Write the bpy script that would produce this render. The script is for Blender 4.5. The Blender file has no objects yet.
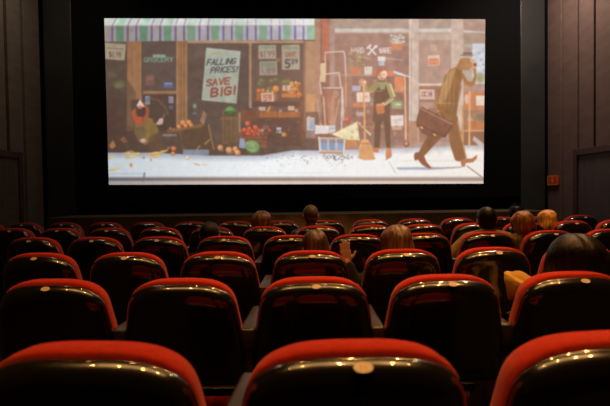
import bpy, bmesh, math, random
import numpy as np
from mathutils import Vector, Matrix

C = bpy.context.scene.collection
PI = math.pi
rnd = random.Random(7)

# ------------------------------------------------------------------ camera
EYE = Vector((0.0, 0.0, 1.33))
FPX, CX, CY = 482.0, 305.0, 203.0
PITCH, ROLL = math.atan(12 / 482), math.radians(0.8)
_f = Vector((0, math.cos(PITCH), -math.sin(PITCH)))
_u0 = Vector((0, math.sin(PITCH), math.cos(PITCH)))
_r0 = Vector((1, 0, 0))
_r = _r0 * math.cos(ROLL) - _u0 * math.sin(ROLL)
_u = _r0 * math.sin(ROLL) + _u0 * math.cos(ROLL)
cam = bpy.data.cameras.new('camera')
cam.lens, cam.sensor_width, cam.clip_end = 36 * FPX / 610, 36.0, 100
cam.dof.use_dof = True
cam.dof.focus_distance = 4.2
cam.dof.aperture_fstop = 3.2
camo = bpy.data.objects.new('camera', cam)
C.objects.link(camo)
M4 = Matrix.Identity(4)
for i in range(3):
    M4[i][0], M4[i][1], M4[i][2], M4[i][3] = _r[i], _u[i], -_f[i], EYE[i]
camo.matrix_world = M4
bpy.context.scene.camera = camo


def ray(px, py):
    return _f + _r * ((px - CX) / FPX) + _u * ((CY - py) / FPX)


def at_y(px, py, y):
    d = ray(px, py)
    return EYE + d * (y / d.y)


def at_x(px, py, x):
    d = ray(px, py)
    return EYE + d * (x / d.x)


# ------------------------------------------------------------------ world, light, exposure
w = bpy.data.worlds.new('world')
bpy.context.scene.world = w
w.use_nodes = True
w.node_tree.nodes['Background'].inputs[0].default_value = (0.9, 0.8, 0.7, 1)
w.node_tree.nodes['Background'].inputs[1].default_value = 0.0
vs = bpy.context.scene.view_settings
vs.view_transform, vs.look, vs.gamma, vs.use_curve_mapping, vs.exposure = 'Standard', 'None', 1.0, False, 0.0

CEIL = 5.6
WARM = (1.0, 0.45, 0.12)


def lamp(name, loc, power, color=WARM, radius=0.05, aim=None, angle=None, blend=0.6):
    ld = bpy.data.lights.new(name, 'SPOT' if angle else 'POINT')
    ld.energy, ld.color, ld.shadow_soft_size = power, color, radius
    o = bpy.data.objects.new(name, ld)
    o.location = loc
    if angle:
        ld.spot_size, ld.spot_blend = math.radians(angle), blend
        o.rotation_euler = (Vector(aim) - Vector(loc)).to_track_quat('-Z', 'Y').to_euler()
    C.objects.link(o)
    return o


# ceiling downlights, a grid over the seats
for lx, ly, p in ((-2.4, 0.9, 130), (-1.3, 0.9, 170), (0.25, 0.9, 230), (1.7, 0.9, 280), (2.6, 0.9, 260)):
    lamp('downlight', (lx, ly, CEIL - 0.06), p, radius=0.055, aim=(lx, ly + 0.6, 0), angle=62, blend=0.6)
for lx, ly, p in ((-3.0, 4.7, 30), (-1.2, 4.7, 120), (0.6, 4.7, 250), (2.0, 4.7, 420), (3.1, 4.7, 300)):
    lamp('downlight', (lx, ly, CEIL - 0.06), p, radius=0.055, aim=(lx - 0.25 * lx * (abs(lx) > 2.5), ly - 1.2, 0), angle=76, blend=0.5)
# unseen narrow spots, added so a glow fades up the stage front
for n in range(18):
    lx = -3.4 + n * 0.4
    lamp('stage_fill_spot', (lx, 7.3, CEIL - 0.06), 250 + 5200 * math.exp(-((lx - 0.1) / 1.0) ** 2), radius=0.03, aim=(lx, 7.301, 0), angle=20.2, blend=0.18)


def area(name, loc, aim, sx, sy, power, color):
    ld = bpy.data.lights.new(name, 'AREA')
    ld.shape, ld.size, ld.size_y, ld.energy, ld.color = 'RECTANGLE', sx, sy, power, color
    o = bpy.data.objects.new(name, ld)
    o.location = loc
    o.rotation_euler = (Vector(aim) - Vector(loc)).to_track_quat('-Z', 'Y').to_euler()
    C.objects.link(o)


area('ceiling_fill_light', (0.3, 1.2, CEIL - 0.04), (0.3, 1.2, 0), 5.0, 1.2, 60, (1.0, 0.55, 0.18))  # added warm fill; its reflection gives the seat shells their gold band
area('wall_fill_light', (3.85, 7.7, CEIL - 0.05), (4.6, 7.9, 4.0), 0.15, 1.8, 210, (1.0, 0.80, 0.68))  # unseen fill, added to brighten the upper right wall
area('wall_fill_light', (-3.9, 7.7, CEIL - 0.05), (-5.0, 7.9, 2.4), 0.15, 1.8, 32, (1.0, 0.84, 0.70))  # weaker added fill that lifts the left wall

# ------------------------------------------------------------------ materials
MATS = {}


def mat(name, base, rough=0.6, metal=0.0, spec=0.5, noise=None, bump=None, coat=0.0, emit=None, sheen=0.0):
    """noise = (scale vector, amount, detail): colour mottling; bump = (scale vector, strength)."""
    if name in MATS:
        return MATS[name]
    m = bpy.data.materials.new(name)
    m.use_nodes = True
    nt = m.node_tree
    b = nt.nodes['Principled BSDF']
    b.inputs['Base Color'].default_value = (*base, 1)
    b.inputs['Roughness'].default_value = rough
    b.inputs['Metallic'].default_value = metal
    b.inputs['Specular IOR Level'].default_value = spec
    b.inputs['Coat Weight'].default_value = coat
    b.inputs['Coat Roughness'].default_value = 0.06
    b.inputs['Coat IOR'].default_value = 1.8
    b.inputs['Sheen Weight'].default_value = sheen
    if emit:
        b.inputs['Emission Color'].default_value = (*emit[0], 1)
        b.inputs['Emission Strength'].default_value = emit[1]

    def noise_node(sc, detail=3):
        tc = nt.nodes.new('ShaderNodeTexCoord')
        mp = nt.nodes.new('ShaderNodeMapping')
        mp.inputs['Scale'].default_value = sc
        nz = nt.nodes.new('ShaderNodeTexNoise')
        nz.inputs['Scale'].default_value = 1.0
        nz.inputs['Detail'].default_value = detail
        nt.links.new(tc.outputs['Object'], mp.inputs['Vector'])
        nt.links.new(mp.outputs['Vector'], nz.inputs['Vector'])
        return nz
    if noise:
        sc, amt, det = noise
        nz = noise_node(sc, det)
        cr = nt.nodes.new('ShaderNodeValToRGB')
        cr.color_ramp.elements[0].position, cr.color_ramp.elements[1].position = 0.3, 0.7
        cr.color_ramp.elements[0].color = tuple(c * (1 - amt) for c in base) + (1,)
        cr.color_ramp.elements[1].color = tuple(min(1, c * (1 + amt)) for c in base) + (1,)
        nt.links.new(nz.outputs['Fac'], cr.inputs['Fac'])
        nt.links.new(cr.outputs['Color'], b.inputs['Base Color'])
    if bump:
        sc, st = bump
        nz = noise_node(sc, 4)
        bp = nt.nodes.new('ShaderNodeBump')
        bp.inputs['Strength'].default_value = st
        bp.inputs['Distance'].default_value = 0.004
        nt.links.new(nz.outputs['Fac'], bp.inputs['Height'])
        nt.links.new(bp.outputs['Normal'], b.inputs['Normal'])
    MATS[name] = m
    return m


M_RED = mat('red_upholstery', (0.33, 0.0165, 0.0026), 0.95, spec=0.1, noise=((60, 60, 60), 0.15, 4), bump=((400, 400, 400), 0.25), sheen=0.1)
M_SHELL = mat('black_gloss_plastic', (0.005, 0.004, 0.003), 0.26, spec=0.35, bump=((25, 25, 25), 0.03), coat=0.8)
M_ARM = mat('dark_lacquered_armrest', (0.020, 0.014, 0.007), 0.35, noise=((40, 10, 40), 0.3, 3))
M_METAL = mat('black_steel', (0.012, 0.011, 0.010), 0.45, metal=0.6, noise=((20, 20, 20), 0.2, 2))
M_PLAQUE = mat('cream_plaque', (0.50, 0.42, 0.31), 0.35, noise=((50, 50, 50), 0.05, 2))
M_DIGIT = mat('rust_numeral', (0.50, 0.28, 0.16), 0.5, noise=((50, 50, 50), 0.05, 2))
M_CARPET = mat('dark_carpet', (0.012, 0.009, 0.008), 1.0, spec=0.05, noise=((80, 80, 80), 0.4, 4), bump=((300, 300, 300), 0.5))
M_STAGE = mat('brown_carpeted_stage', (0.065, 0.046, 0.022), 0.95, spec=0.05, noise=((30, 30, 30), 0.25, 4), bump=((200, 200, 200), 0.4))
M_BLACK = mat('black_cloth', (0.004, 0.004, 0.004), 0.95, spec=0.05, noise=((90, 90, 90), 0.3, 3))
M_PANEL = mat('dark_satin_panel', (0.022, 0.023, 0.021), 0.38, spec=0.4, noise=((2, 2, 2), 0.2, 4), bump=((8, 8, 8), 0.05))
M_WALLL = mat('brown_wall_panels', (0.115, 0.090, 0.068), 0.8, spec=0.2, noise=((3, 3, 9), 0.14, 5), bump=((60, 60, 60), 0.2))
M_WALLR = mat('warm_brown_wall_panels', (0.080, 0.051, 0.041), 0.75, spec=0.2, noise=((3, 3, 9), 0.14, 5), bump=((60, 60, 60), 0.2))
M_DOOR = mat('oxblood_frame_wood', (0.030, 0.008, 0.007), 0.6, noise=((12, 12, 2), 0.3, 4))
M_RPANEL = mat('dark_umber_door', (0.034, 0.020, 0.018), 0.7, noise=((12, 12, 2), 0.25, 4))
M_CEIL = mat('dark_ceiling_paint', (0.02, 0.018, 0.016), 0.95, noise=((4, 4, 4), 0.15, 3))


# ------------------------------------------------------------------ helpers
def link(name, me, m, parent=None, smooth=True):
    o = bpy.data.objects.new(name, me)
    C.objects.link(o)
    if m is not None:
        me.materials.clear()
        me.materials.append(m)
    if parent:
        o.parent = parent
    if smooth:
        me.polygons.foreach_set('use_smooth', [True] * len(me.polygons))
    return o


def obj(name, bm, m, parent=None, smooth=True, sharp=35):
    bmesh.ops.recalc_face_normals(bm, faces=bm.faces[:])
    me = bpy.data.meshes.new(name)
    bm.to_mesh(me)
    bm.free()
    o = link(name, me, m, parent, smooth)
    if smooth:
        me.set_sharp_from_angle(angle=math.radians(sharp))
    return o


def tag(o, label, cat, group=None):
    o['label'], o['category'] = label, cat
    if group:
        o['group'] = group
    return o


def struct(o):
    o['kind'] = 'structure'
    return o


def empty(name, loc, rz=0.0):
    o = bpy.data.objects.new(name, None)
    o.empty_display_size = 0.1
    o.location, o.rotation_euler = loc, (0, 0, rz)
    C.objects.link(o)
    return o


def add_box(bm, lo, hi, bev=0.0, seg=2, mtx=None):
    c = [(a + b) / 2 for a, b in zip(lo, hi)]
    s = [abs(b - a) for a, b in zip(lo, hi)]
    r = bmesh.ops.create_cube(bm, size=1.0)
    vs_ = r['verts']
    bmesh.ops.scale(bm, vec=s, verts=vs_)
    bmesh.ops.translate(bm, vec=c, verts=vs_)
    if bev:
        es = list({e for v in vs_ for e in v.link_edges})
        rb = bmesh.ops.bevel(bm, geom=es, offset=bev, segments=seg, affect='EDGES', profile=0.5)
        vs_ = list({v for f in rb['faces'] for v in f.verts} | {v for v in vs_ if v.is_valid})
    if mtx is not None:
        bmesh.ops.transform(bm, matrix=mtx, verts=vs_)
    return vs_


def box(name, lo, hi, m, parent=None, bev=0.0, mtx=None):
    bm = bmesh.new()
    add_box(bm, lo, hi, bev, mtx=mtx)
    return obj(name, bm, m, parent, smooth=bev > 0)


# ------------------------------------------------------------------ the hall
SCR_Y = 9.15
FRONT = 9.27
XL = at_y(43.0, 110, SCR_Y).x
XR = at_y(546.5, 110, SCR_Y).x
BACK = -2.6

bm = bmesh.new(); add_box(bm, (XL - .3, BACK - .3, -.2), (XR + .3, FRONT + .3, 0)); struct(obj('floor', bm, M_CARPET, smooth=False))
bm = bmesh.new(); add_box(bm, (XL - .3, BACK - .3, CEIL + .02), (XR + .3, FRONT + .3, CEIL + .2)); struct(obj('ceiling', bm, M_CEIL, smooth=False))
bm = bmesh.new(); add_box(bm, (XL - .3, BACK - .3, 0), (XR + .3, BACK, CEIL + .02)); struct(obj('wall_back', bm, M_BLACK, smooth=False))
bm = bmesh.new(); add_box(bm, (XL - .3, FRONT, 0), (XR + .3, FRONT + .25, CEIL + .02)); struct(obj('wall_front', bm, M_BLACK, smooth=False))


def side_wall(name, X, s, edges, m, gap):
    """panelled wall: a dark backing and one raised panel between each pair of grooves; s=+1 grows away from the room"""
    bm = bmesh.new()
    add_box(bm, (X + s * .11, BACK, 0), (X + s * .3, FRONT, CEIL + .02))
    for a, b in zip(edges[:-1], edges[1:]):
        add_box(bm, (X, min(a, b) + gap, 0), (X + s * .12, max(a, b) - gap, CEIL), bev=.008, seg=1)
    return struct(obj(name, bm, m, smooth=False))


def groove(px, X):
    return at_x(px, 30, X).y


eL = [SCR_Y - 0.02, groove(22, XL), groove(5.5, XL)]
st = eL[1] - eL[2]
while eL[-1] > BACK + st:
    eL.append(eL[-1] - st)
side_wall('wall_left', XL, -1, eL, M_WALLL, .045)
eR = [SCR_Y - 0.02, groove(562, XR), groove(578, XR), groove(594.5, XR)]
st = eR[2] - eR[3]
while eR[-1] > BACK + st:
    eR.append(eR[-1] - st)
side_wall('wall_right', XR, 1, eR, M_WALLR, .030)

# satin panels that flank the screen
xa, xb = at_y(44.5, 110, SCR_Y).x, at_y(72.5, 110, SCR_Y).x
bm = bmesh.new(); add_box(bm, (xa, SCR_Y + .02, 0), (xb, FRONT, CEIL), bev=.006); struct(obj('trim_1', bm, M_PANEL, smooth=False))
xc, xd = at_y(521.5, 110, SCR_Y).x, at_y(545.5, 110, SCR_Y).x
bm = bmesh.new(); add_box(bm, (xc, SCR_Y + .02, 0), (xd, FRONT, CEIL), bev=.006); struct(obj('trim_2', bm, M_PANEL, smooth=False))
# low carpeted stage below the screen
bm = bmesh.new(); add_box(bm, (xb + .02, 8.1, 0), (xc - .02, SCR_Y - .03, 0.935)); struct(obj('trim_3', bm, M_STAGE, smooth=False))


bm = bmesh.new(); add_box(bm, (XL, BACK, 0), (XR, 1.72, .05)); struct(obj('trim_4', bm, M_CARPET, smooth=False))


# door with ribbed leaf in the left wall, and recessed door in the right wall
def wall_door(name, X, s, y0, y1, ztop, mf, ml, ribs):
    d = empty(name, (X, (y0 + y1) / 2, 0))
    d['kind'] = 'structure'
    yc = (y0 + y1) / 2
    fw = .11
    bm = bmesh.new()
    add_box(bm, (-s * .05, y0 - yc, 0), (s * .04, y0 - yc + fw, ztop), bev=.008)
    add_box(bm, (-s * .05, y1 - yc - fw, 0), (s * .04, y1 - yc, ztop), bev=.008)
    add_box(bm, (-s * .05, y0 - yc + fw, ztop - fw), (s * .04, y1 - yc - fw, ztop), bev=.008)
    f = obj('door_frame', bm, mf, d, smooth=False)
    bm = bmesh.new()
    add_box(bm, (-s * .012, y0 - yc + fw, 0.01), (s * .03, y1 - yc - fw, ztop - fw))
    if ribs:
        n = int((y1 - y0 - 2 * fw) / .045)
        for i in range(n):
            yy = y0 - yc + fw + (i + .5) * (y1 - y0 - 2 * fw) / n
            add_box(bm, (-s * .028, yy - .011, 0.02), (-s * .010, yy + .011, ztop - fw - .01), bev=.004, seg=1)
    l = obj('door_leaf', bm, ml, d, smooth=False)
    bm = bmesh.new()
    add_box(bm, (-s * .07, y0 - yc + fw + .06, 1.0), (-s * .05, y0 - yc + fw + .085, 1.22), bev=.006)
    for z in (1.01, 1.19):
        add_box(bm, (-s * .055, y0 - yc + fw + .065, z), (-s * .01, y0 - yc + fw + .08, z + .015))
    obj('door_handle', bm, M_METAL, l, smooth=False)
    return d


pl = at_x(20, 152.5, XL); wall_door('door_1', XL, -1, pl.y - 1.15, pl.y, pl.z, M_DOOR, M_WALLL, True)
pr = at_x(575.5, 149.5, XR); wall_door('door_2', XR, 1, pr.y - 1.5, pr.y, pr.z, M_DOOR, M_RPANEL, False)

# exit sign on the right wall
pc = at_x(554.3, 180.2, XR)
p0, p1 = at_x(549.3, 180, XR).y, at_x(559.8, 180, XR).y
z0, z1 = at_x(554, 185.2, XR).z, at_x(554, 175.4, XR).z
hw, hh = abs(p0 - p1) / 2, (z1 - z0) / 2
sg = tag(empty('exit_sign', (XR - .0, pc.y, (z0 + z1) / 2)), 'small dim red exit sign with amber figure, high on the brown wall beside the screen', 'sign')
M_SIGN = mat('red_lit_sign', (0.12, 0.02, 0.008), 0.4, emit=((0.30, 0.008, 0.001), 0.22), noise=((8, 8, 8), 0.1, 2))
M_AMBER = mat('amber_sign_line', (0.18, 0.07, 0.015), 0.4, emit=((0.50, 0.13, 0.02), 0.12), noise=((8, 8, 8), 0.1, 2))
bm = bmesh.new(); add_box(bm, (-.035, -hw, -hh), (-.002, hw, hh), bev=.008); obj('sign_case', bm, M_SIGN, sg)
bm = bmesh.new()
bw = hw * .10
for lo, hi in (((-hw * .96, -hh * .96), (hw * .96, -hh * .96 + bw)), ((-hw * .96, hh * .96 - bw), (hw * .96, hh * .96)),
               ((-hw * .96, -hh * .96), (-hw * .96 + bw, hh * .96)), ((hw * .96 - bw, -hh * .96), (hw * .96, hh * .96))):
    add_box(bm, (-.038, lo[0], lo[1]), (-.033, hi[0], hi[1]))
obj('sign_border', bm, M_AMBER, sg, smooth=False)
bm = bmesh.new()
add_box(bm, (-.040, -hw * .16, -hh * .62), (-.034, hw * .16, hh * .30), bev=.002)
bmesh.ops.create_uvsphere(bm, u_segments=12, v_segments=8, radius=hw * .15, matrix=Matrix.Translation((-.036, 0, hh * .52)) @ Matrix.Diagonal((.2, 1, 1, 1)))
obj('pictogram', bm, M_AMBER, sg)

# ------------------------------------------------------------------ the film on the screen (drawn procedurally)
SS = 4
RX0, RY0, RX1, RY1 = 102, 16, 488, 188
IH, IW = (RY1 - RY0) * SS, (RX1 - RX0) * SS
IMG = np.zeros((IH, IW, 3), np.float32)
YY, XX = np.mgrid[0:IH, 0:IW].astype(np.float32)
PXc, PYc = (XX + .5) / SS + RX0, (YY + .5) / SS + RY0


def _win(x0, y0, x1, y1):
    a, b = max(0, int((x0 - RX0) * SS) - 2), min(IW, int((x1 - RX0) * SS) + 3)
    c, d = max(0, int((y0 - RY0) * SS) - 2), min(IH, int((y1 - RY0) * SS) + 3)
    return slice(c, max(c, d)), slice(a, max(a, b))


def _mix(sl, mask, col, alpha):
    m = (mask * alpha).astype(np.float32)[..., None]
    IMG[sl] = IMG[sl] * (1 - m) + np.array(col, np.float32) * m


def poly(pts, col, alpha=1.0):
    xs, ys = [p[0] for p in pts], [p[1] for p in pts]
    sl = _win(min(xs), min(ys), max(xs), max(ys))
    X, Y = PXc[sl], PYc[sl]
    ins = np.zeros(X.shape, bool)
    n = len(pts)
    for i in range(n):
        (x1, y1), (x2, y2) = pts[i], pts[(i + 1) % n]
        if y1 == y2:
            continue
        cr = ((Y < y1) != (Y < y2)) & (X < (x2 - x1) * (Y - y1) / (y2 - y1) + x1)
        ins ^= cr
    _mix(sl, ins, col, alpha)


def rect(x0, y0, x1, y1, col, alpha=1.0):
    sl = _win(x0, y0, x1, y1)
    X, Y = PXc[sl], PYc[sl]
    _mix(sl, (X >= x0) & (X < x1) & (Y >= y0) & (Y < y1), col, alpha)


def ell(cx, cy, rx, ry, col, alpha=1.0, rot=0.0, soft=False):
    R = max(rx, ry)
    sl = _win(cx - R, cy - R, cx + R, cy + R)
    X, Y = PXc[sl] - cx, PYc[sl] - cy
    c, s = math.cos(rot), math.sin(rot)
    d = ((X * c + Y * s) / rx) ** 2 + ((-X * s + Y * c) / ry) ** 2
    _mix(sl, np.clip(1 - d, 0, 1) if soft else (d <= 1), col, alpha)


def line(p, q, wd, col, alpha=1.0):
    sl = _win(min(p[0], q[0]) - wd, min(p[1], q[1]) - wd, max(p[0], q[0]) + wd, max(p[1], q[1]) + wd)
    X, Y = PXc[sl], PYc[sl]
    dx, dy = q[0] - p[0], q[1] - p[1]
    t = np.clip(((X - p[0]) * dx + (Y - p[1]) * dy) / max(1e-6, dx * dx + dy * dy), 0, 1)
    d = np.hypot(X - p[0] - t * dx, Y - p[1] - t * dy)
    _mix(sl, d <= wd / 2, col, alpha)


def pline(pts, wd, col, alpha=1.0):
    for a, b in zip(pts[:-1], pts[1:]):
        line(a, b, wd, col, alpha)


def orb(cx, cy, r, col, ry=None):
    ry = ry or r
    ell(cx, cy, r, ry, tuple(c * .72 for c in col))
    ell(cx - r * .08, cy - ry * .12, r * .85, ry * .83, col)
    ell(cx - r * .2, cy - ry * .3, r * .5, ry * .45, tuple(min(255, c * 1.13 + 8) for c in col), .8)


GL = {'A': [[(0, 1), (.5, 0), (1, 1)], [(.2, .62), (.8, .62)]], 'B': [[(0, 1), (0, 0), (.7, 0), (.95, .22), (.7, .48), (0, .48)], [(.7, .48), (1, .75), (.7, 1), (0, 1)]],
      'C': [[(1, .15), (.6, 0), (.2, .1), (0, .5), (.2, .9), (.6, 1), (1, .85)]], 'D': [[(0, 0), (.6, 0), (1, .5), (.6, 1), (0, 1), (0, 0)]],
      'E': [[(1, 0), (0, 0), (0, 1), (1, 1)], [(0, .5), (.8, .5)]], 'F': [[(1, 0), (0, 0), (0, 1)], [(0, .5), (.8, .5)]],
      'G': [[(1, .15), (.6, 0), (.2, .1), (0, .5), (.2, .9), (.6, 1), (1, .85), (1, .55), (.6, .55)]], 'H': [[(0, 0), (0, 1)], [(1, 0), (1, 1)], [(0, .5), (1, .5)]],
      'I': [[(.5, 0), (.5, 1)]], 'L': [[(0, 0), (0, 1), (1, 1)]], 'N': [[(0, 1), (0, 0), (1, 1), (1, 0)]], 'O': [[(.5, 0), (.1, .2), (0, .5), (.1, .8), (.5, 1), (.9, .8), (1, .5), (.9, .2), (.5, 0)]],
      'P': [[(0, 1), (0, 0), (.7, 0), (1, .25), (.7, .52), (0, .52)]], 'R': [[(0, 1), (0, 0), (.7, 0), (1, .25), (.7, .5), (0, .5)], [(.5, .5), (1, 1)]],
      'S': [[(1, .12), (.6, 0), (.1, .1), (.05, .35), (.9, .6), (.95, .88), (.5, 1), (0, .88)]], 'V': [[(0, 0), (.5, 1), (1, 0)]], 'W': [[(0, 0), (.25, 1), (.5, .3), (.75, 1), (1, 0)]],
      'Y': [[(0, 0), (.5, .5), (1, 0)], [(.5, .5), (.5, 1)]], '!': [[(.5, 0), (.5, .68)], [(.5, .93), (.5, 1)]], '1': [[(.25, .2), (.55, 0), (.55, 1)]],
      '5': [[(.95, 0), (.1, 0), (.05, .45), (.6, .4), (.95, .68), (.6, 1), (0, .9)]], '9': [[(.9, .4), (.5, .55), (.1, .4), (.1, .12), (.5, 0), (.9, .12), (.9, .6), (.5, 1)]],
      '3': [[(.05, .08), (.6, 0), (.9, .22), (.45, .47), (.95, .75), (.55, 1), (0, .9)]], '.': [[(.4, .95), (.5, 1)]], '$': [[(.9, .15), (.1, .15), (.1, .5), (.9, .5), (.9, .85), (.1, .85)], [(.5, 0), (.5, 1)]]}


def text(s, x0, y0, x1, y1, h, wd, col, alpha=1.0, slant=0.0):
    """string from (x0,y0) to (x1,y1) along its base line, letters h high"""
    n = len(s)
    L = math.hypot(x1 - x0, y1 - y0)
    ux, uy = (x1 - x0) / L, (y1 - y0) / L
    wts = [.5 if c in 'I!.1' else 1.0 for c in s]
    cell = L / (sum(wts) - .22)
    pos = 0.0
    for ch, wt in zip(s, wts):
        for st_ in GL.get(ch, []):
            pts = []
            for a, b in st_:
                gx = pos + (a if wt == 1 else (a - .5) * .5 + .25) * .76 * cell
                pts.append((x0 + ux * gx + slant * h * (1 - b), y0 + uy * gx - h * (1 - b)))
            pline(pts, wd, col, alpha)
        pos += wt * cell


def lerp(a, b, t):
    return tuple(p + (q - p) * t for p, q in zip(a, b))


def paint_film():
    prng = random.Random(3)
    # base tones: the grocery shop (dim) and the hardware shop (washed with light)
    t = np.clip((PXc - 104) / 210, 0, 1)[..., None]
    IMG[:] = np.array((86, 70, 60), np.float32) * (1 - t) + np.array((112, 88, 76), np.float32) * t
    ell(108, 125, 30, 40, (78, 52, 44), .8, soft=True)
    # poster and green by the edge, wooden pillars, door
    rect(104, 42, 127, 45, (110, 95, 82))
    poly([(105, 43), (126, 44.5), (124.5, 60.5), (105, 59)], (172, 162, 138))
    line((107, 48), (123, 49), 1, (110, 95, 80), .8); line((112, 45.6), (117, 46), .8, (190, 130, 80))
    text('$1.19', 109, 57, 121, 58, 5.4, .9, (132, 84, 62), .8)
    ell(112, 75, 6, 4, (105, 98, 72), .5, soft=True); ell(120, 84, 8, 5, (110, 115, 72), .8, soft=True); ell(118, 86, 5, 3, (120, 122, 80), .7, soft=True)
    rect(127, 41, 141.5, 131, (158, 112, 76))
    for x in (127.6, 131, 134.5, 140.6):
        line((x, 42), (x, 131), .7, (186, 138, 98) if x > 140 or x == 134.5 else (140, 98, 66), .7)
    poly([(126.5, 78), (136, 92), (135, 131), (126.5, 131)], (104, 78, 62), .65)
    rect(142.5, 42, 176.3, 131, (96, 80, 72))
    rect(152.5, 54.6, 165.5, 57.3, (150, 190, 170), .8)
    text('GROCERY', 144, 62, 173, 61.5, 4.2, .9, (134, 168, 152), .9)
    rect(145.5, 75, 154.5, 85.5, (146, 100, 90), .7); rect(147, 78, 153, 79.5, (170, 120, 108), .5); rect(147, 82, 153, 83, (120, 80, 74), .6)
    rect(143, 91, 176.3, 94.2, (170, 122, 84)); line((143, 93.6), (176, 93.6), .7, (130, 92, 66))
    rect(163.8, 82, 173.2, 87.5, (92, 106, 150)); rect(165, 83, 172, 84.6, (160, 172, 200), .8)
    rect(143, 94.2, 176, 131, (84, 66, 58))
    rect(145.3, 96, 150, 104.6, (140, 152, 166)); rect(146, 97.5, 149, 102, (102, 122, 150), .7)
    rect(168.4, 96.3, 173.4, 103.2, (160, 150, 166), .9); rect(168.8, 105.6, 173, 109.2, (110, 110, 140), .7)
    pline([(150, 98), (158, 100), (165, 107), (168, 114)], 2.2, (118, 88, 64), .7)
    rect(176.3, 41, 187.3, 128, (160, 114, 78))
    for x in (177, 180.8, 184, 186.7):
        line((x, 42), (x, 128), .8, (192, 148, 108) if x in (177, 186.7) else (138, 96, 66), .7)
    # shop window with the big sign
    rect(187.3, 42, 249, 130, (98, 80, 72)); rect(187.3, 42, 249, 60, (112, 94, 84), .5)
    rect(187.3, 40.5, 304, 43.2, (192, 152, 118)); line((187, 43.4), (304, 43.4), .8, (130, 104, 88))
    poly([(206.2, 47.6), (240.6, 51.2), (236.6, 103.6), (201.6, 100.2)], (178, 188, 172))
    poly([(206.2, 47.6), (240.6, 51.2), (239, 72), (204.4, 68)], (186, 198, 186), .7)
    pline([(211, 54.6), (214, 53), (216, 54.6), (219, 52.4), (221, 53)], 1.3, (204, 166, 100))
    text('FALLING', 206.6, 65.3, 235, 63.8, 5.6, 1.1, (82, 82, 80), slant=.3)
    text('PRICES!', 210.5, 73, 237, 71.6, 5.4, 1.1, (82, 82, 80), slant=.26)
    text('SAVE', 206.4, 86, 229.5, 83.8, 6.2, 1.6, (160, 88, 74), slant=.12)
    text('BIG!', 211, 96.6, 235, 94, 7.8, 2.0, (156, 82, 68), slant=.1)
    rect(193, 104, 196.4, 108, (150, 154, 146), .9); rect(193.5, 108, 196, 113, (110, 108, 104), .5); rect(192, 112.5, 196.4, 114.4, (130, 130, 138), .7)
    rect(249, 43, 252, 108, (180, 142, 112)); line((251.6, 43), (251.6, 106), .7, (140, 110, 92))
    # produce window
    rect(252.2, 43.4, 303.5, 140, (112, 88, 78))
    poly([(258.5, 45.4), (276, 45), (276, 58.6), (258.5, 59)], (176, 172, 152)); rect(260, 46.5, 275, 48.5, (130, 150, 122), .7)
    text('$1.99', 260, 57, 274.5, 56.6, 5.6, 1.0, (150, 104, 94), .85)
    poly([(259.5, 61.4), (277, 61), (277.5, 75.2), (259.5, 75.6)], (164, 156, 144)); rect(260.5, 62, 275, 66.5, (132, 148, 126), .8); ell(278, 60, 2.6, 2, (170, 120, 84), .7)
    text('1.99', 261.5, 73, 275, 72.8, 4.6, 1.0, (146, 112, 106), .85)
    poly([(281.8, 45.2), (299.6, 44.6), (299.8, 69.4), (281.8, 69.8)], (180, 172, 152)); rect(283.5, 46.5, 298, 49, (140, 150, 128), .7)
    text('SAVE', 285.5, 56.8, 296, 56.6, 4.4, .9, (168, 104, 88)); text('5', 285.6, 67.8, 290, 67.8, 8, 1.6, (84, 80, 78)); text('39', 291.4, 63.8, 297.6, 63.6, 4.6, 1.0, (92, 86, 84))
    for x, y, r in ((262, 80.5, 3.2), (272, 81, 3), (259.5, 84, 2.6), (269.5, 88.6, 2.6), (276, 79.5, 2.2), (285, 82, 3.4), (288.5, 81.4, 2.8)):
        ell(x, y, r * 1.3, r, (116, 124, 78), .85, soft=True); ell(x - 1, y - .6, r * .7, r * .6, (146, 152, 96), .7, soft=True)
    rect(256.6, 92.5, 276.5, 101.5, (182, 108, 62)); rect(256.6, 99.5, 276.5, 101.5, (150, 88, 54))
    for x, y, r, c in ((276, 88.8, 3.4, (232, 152, 76)), (259, 91, 2.4, (206, 116, 60)), (263, 90.6, 2.2, (210, 126, 66)), (268, 91.4, 2.2, (176, 150, 70)), (273, 92, 2.2, (216, 130, 68))):
        orb(x, y, r, c)
    poly([(261, 93), (273.4, 92.4), (274.2, 102), (261.4, 102.6)], (222, 194, 176)); text('59', 263.8, 100.6, 271.6, 100.4, 5.2, 1.2, (196, 104, 80)); line((263, 95), (272, 94.6), .8, (190, 130, 110), .8)
    rect(281.5, 86, 302, 98, (150, 92, 58))
    for _ in range(26):
        orb(prng.uniform(289, 300.5), prng.uniform(82.5, 94), prng.uniform(1.6, 2.4), prng.choice([(236, 170, 88), (226, 140, 70), (214, 158, 96), (240, 182, 104), (206, 120, 66)]))
    rect(282.5, 85.2, 290.4, 90.6, (230, 206, 184)); text('5', 285, 89.4, 287.6, 89.4, 3.2, .8, (206, 120, 90))
    rect(281.8, 93.8, 302, 98, (206, 128, 74)); line((281.8, 98), (302, 98), .8, (140, 84, 56))
    rect(252.2, 101.5, 303.5, 107, (92, 66, 58), .8)
    rect(258, 111.2, 276.4, 118, (172, 106, 64)); rect(278, 112, 301.5, 117.6, (176, 106, 64)); line((258, 118), (302, 117.8), 1, (120, 76, 54))
    rect(258.8, 106.8, 265.6, 110.8, (214, 182, 166)); rect(288, 106, 294.6, 110.6, (222, 180, 154)); rect(295, 109, 298.6, 112, (220, 176, 150), .8); rect(279, 109.4, 282, 112.2, (210, 160, 140), .8)
    poly([(266.6, 111.4), (269, 106), (271.4, 106), (270.4, 109), (268, 112)], (222, 160, 84)); ell(272.5, 108, 2.6, 2.2, (150, 96, 70), .7)
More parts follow.
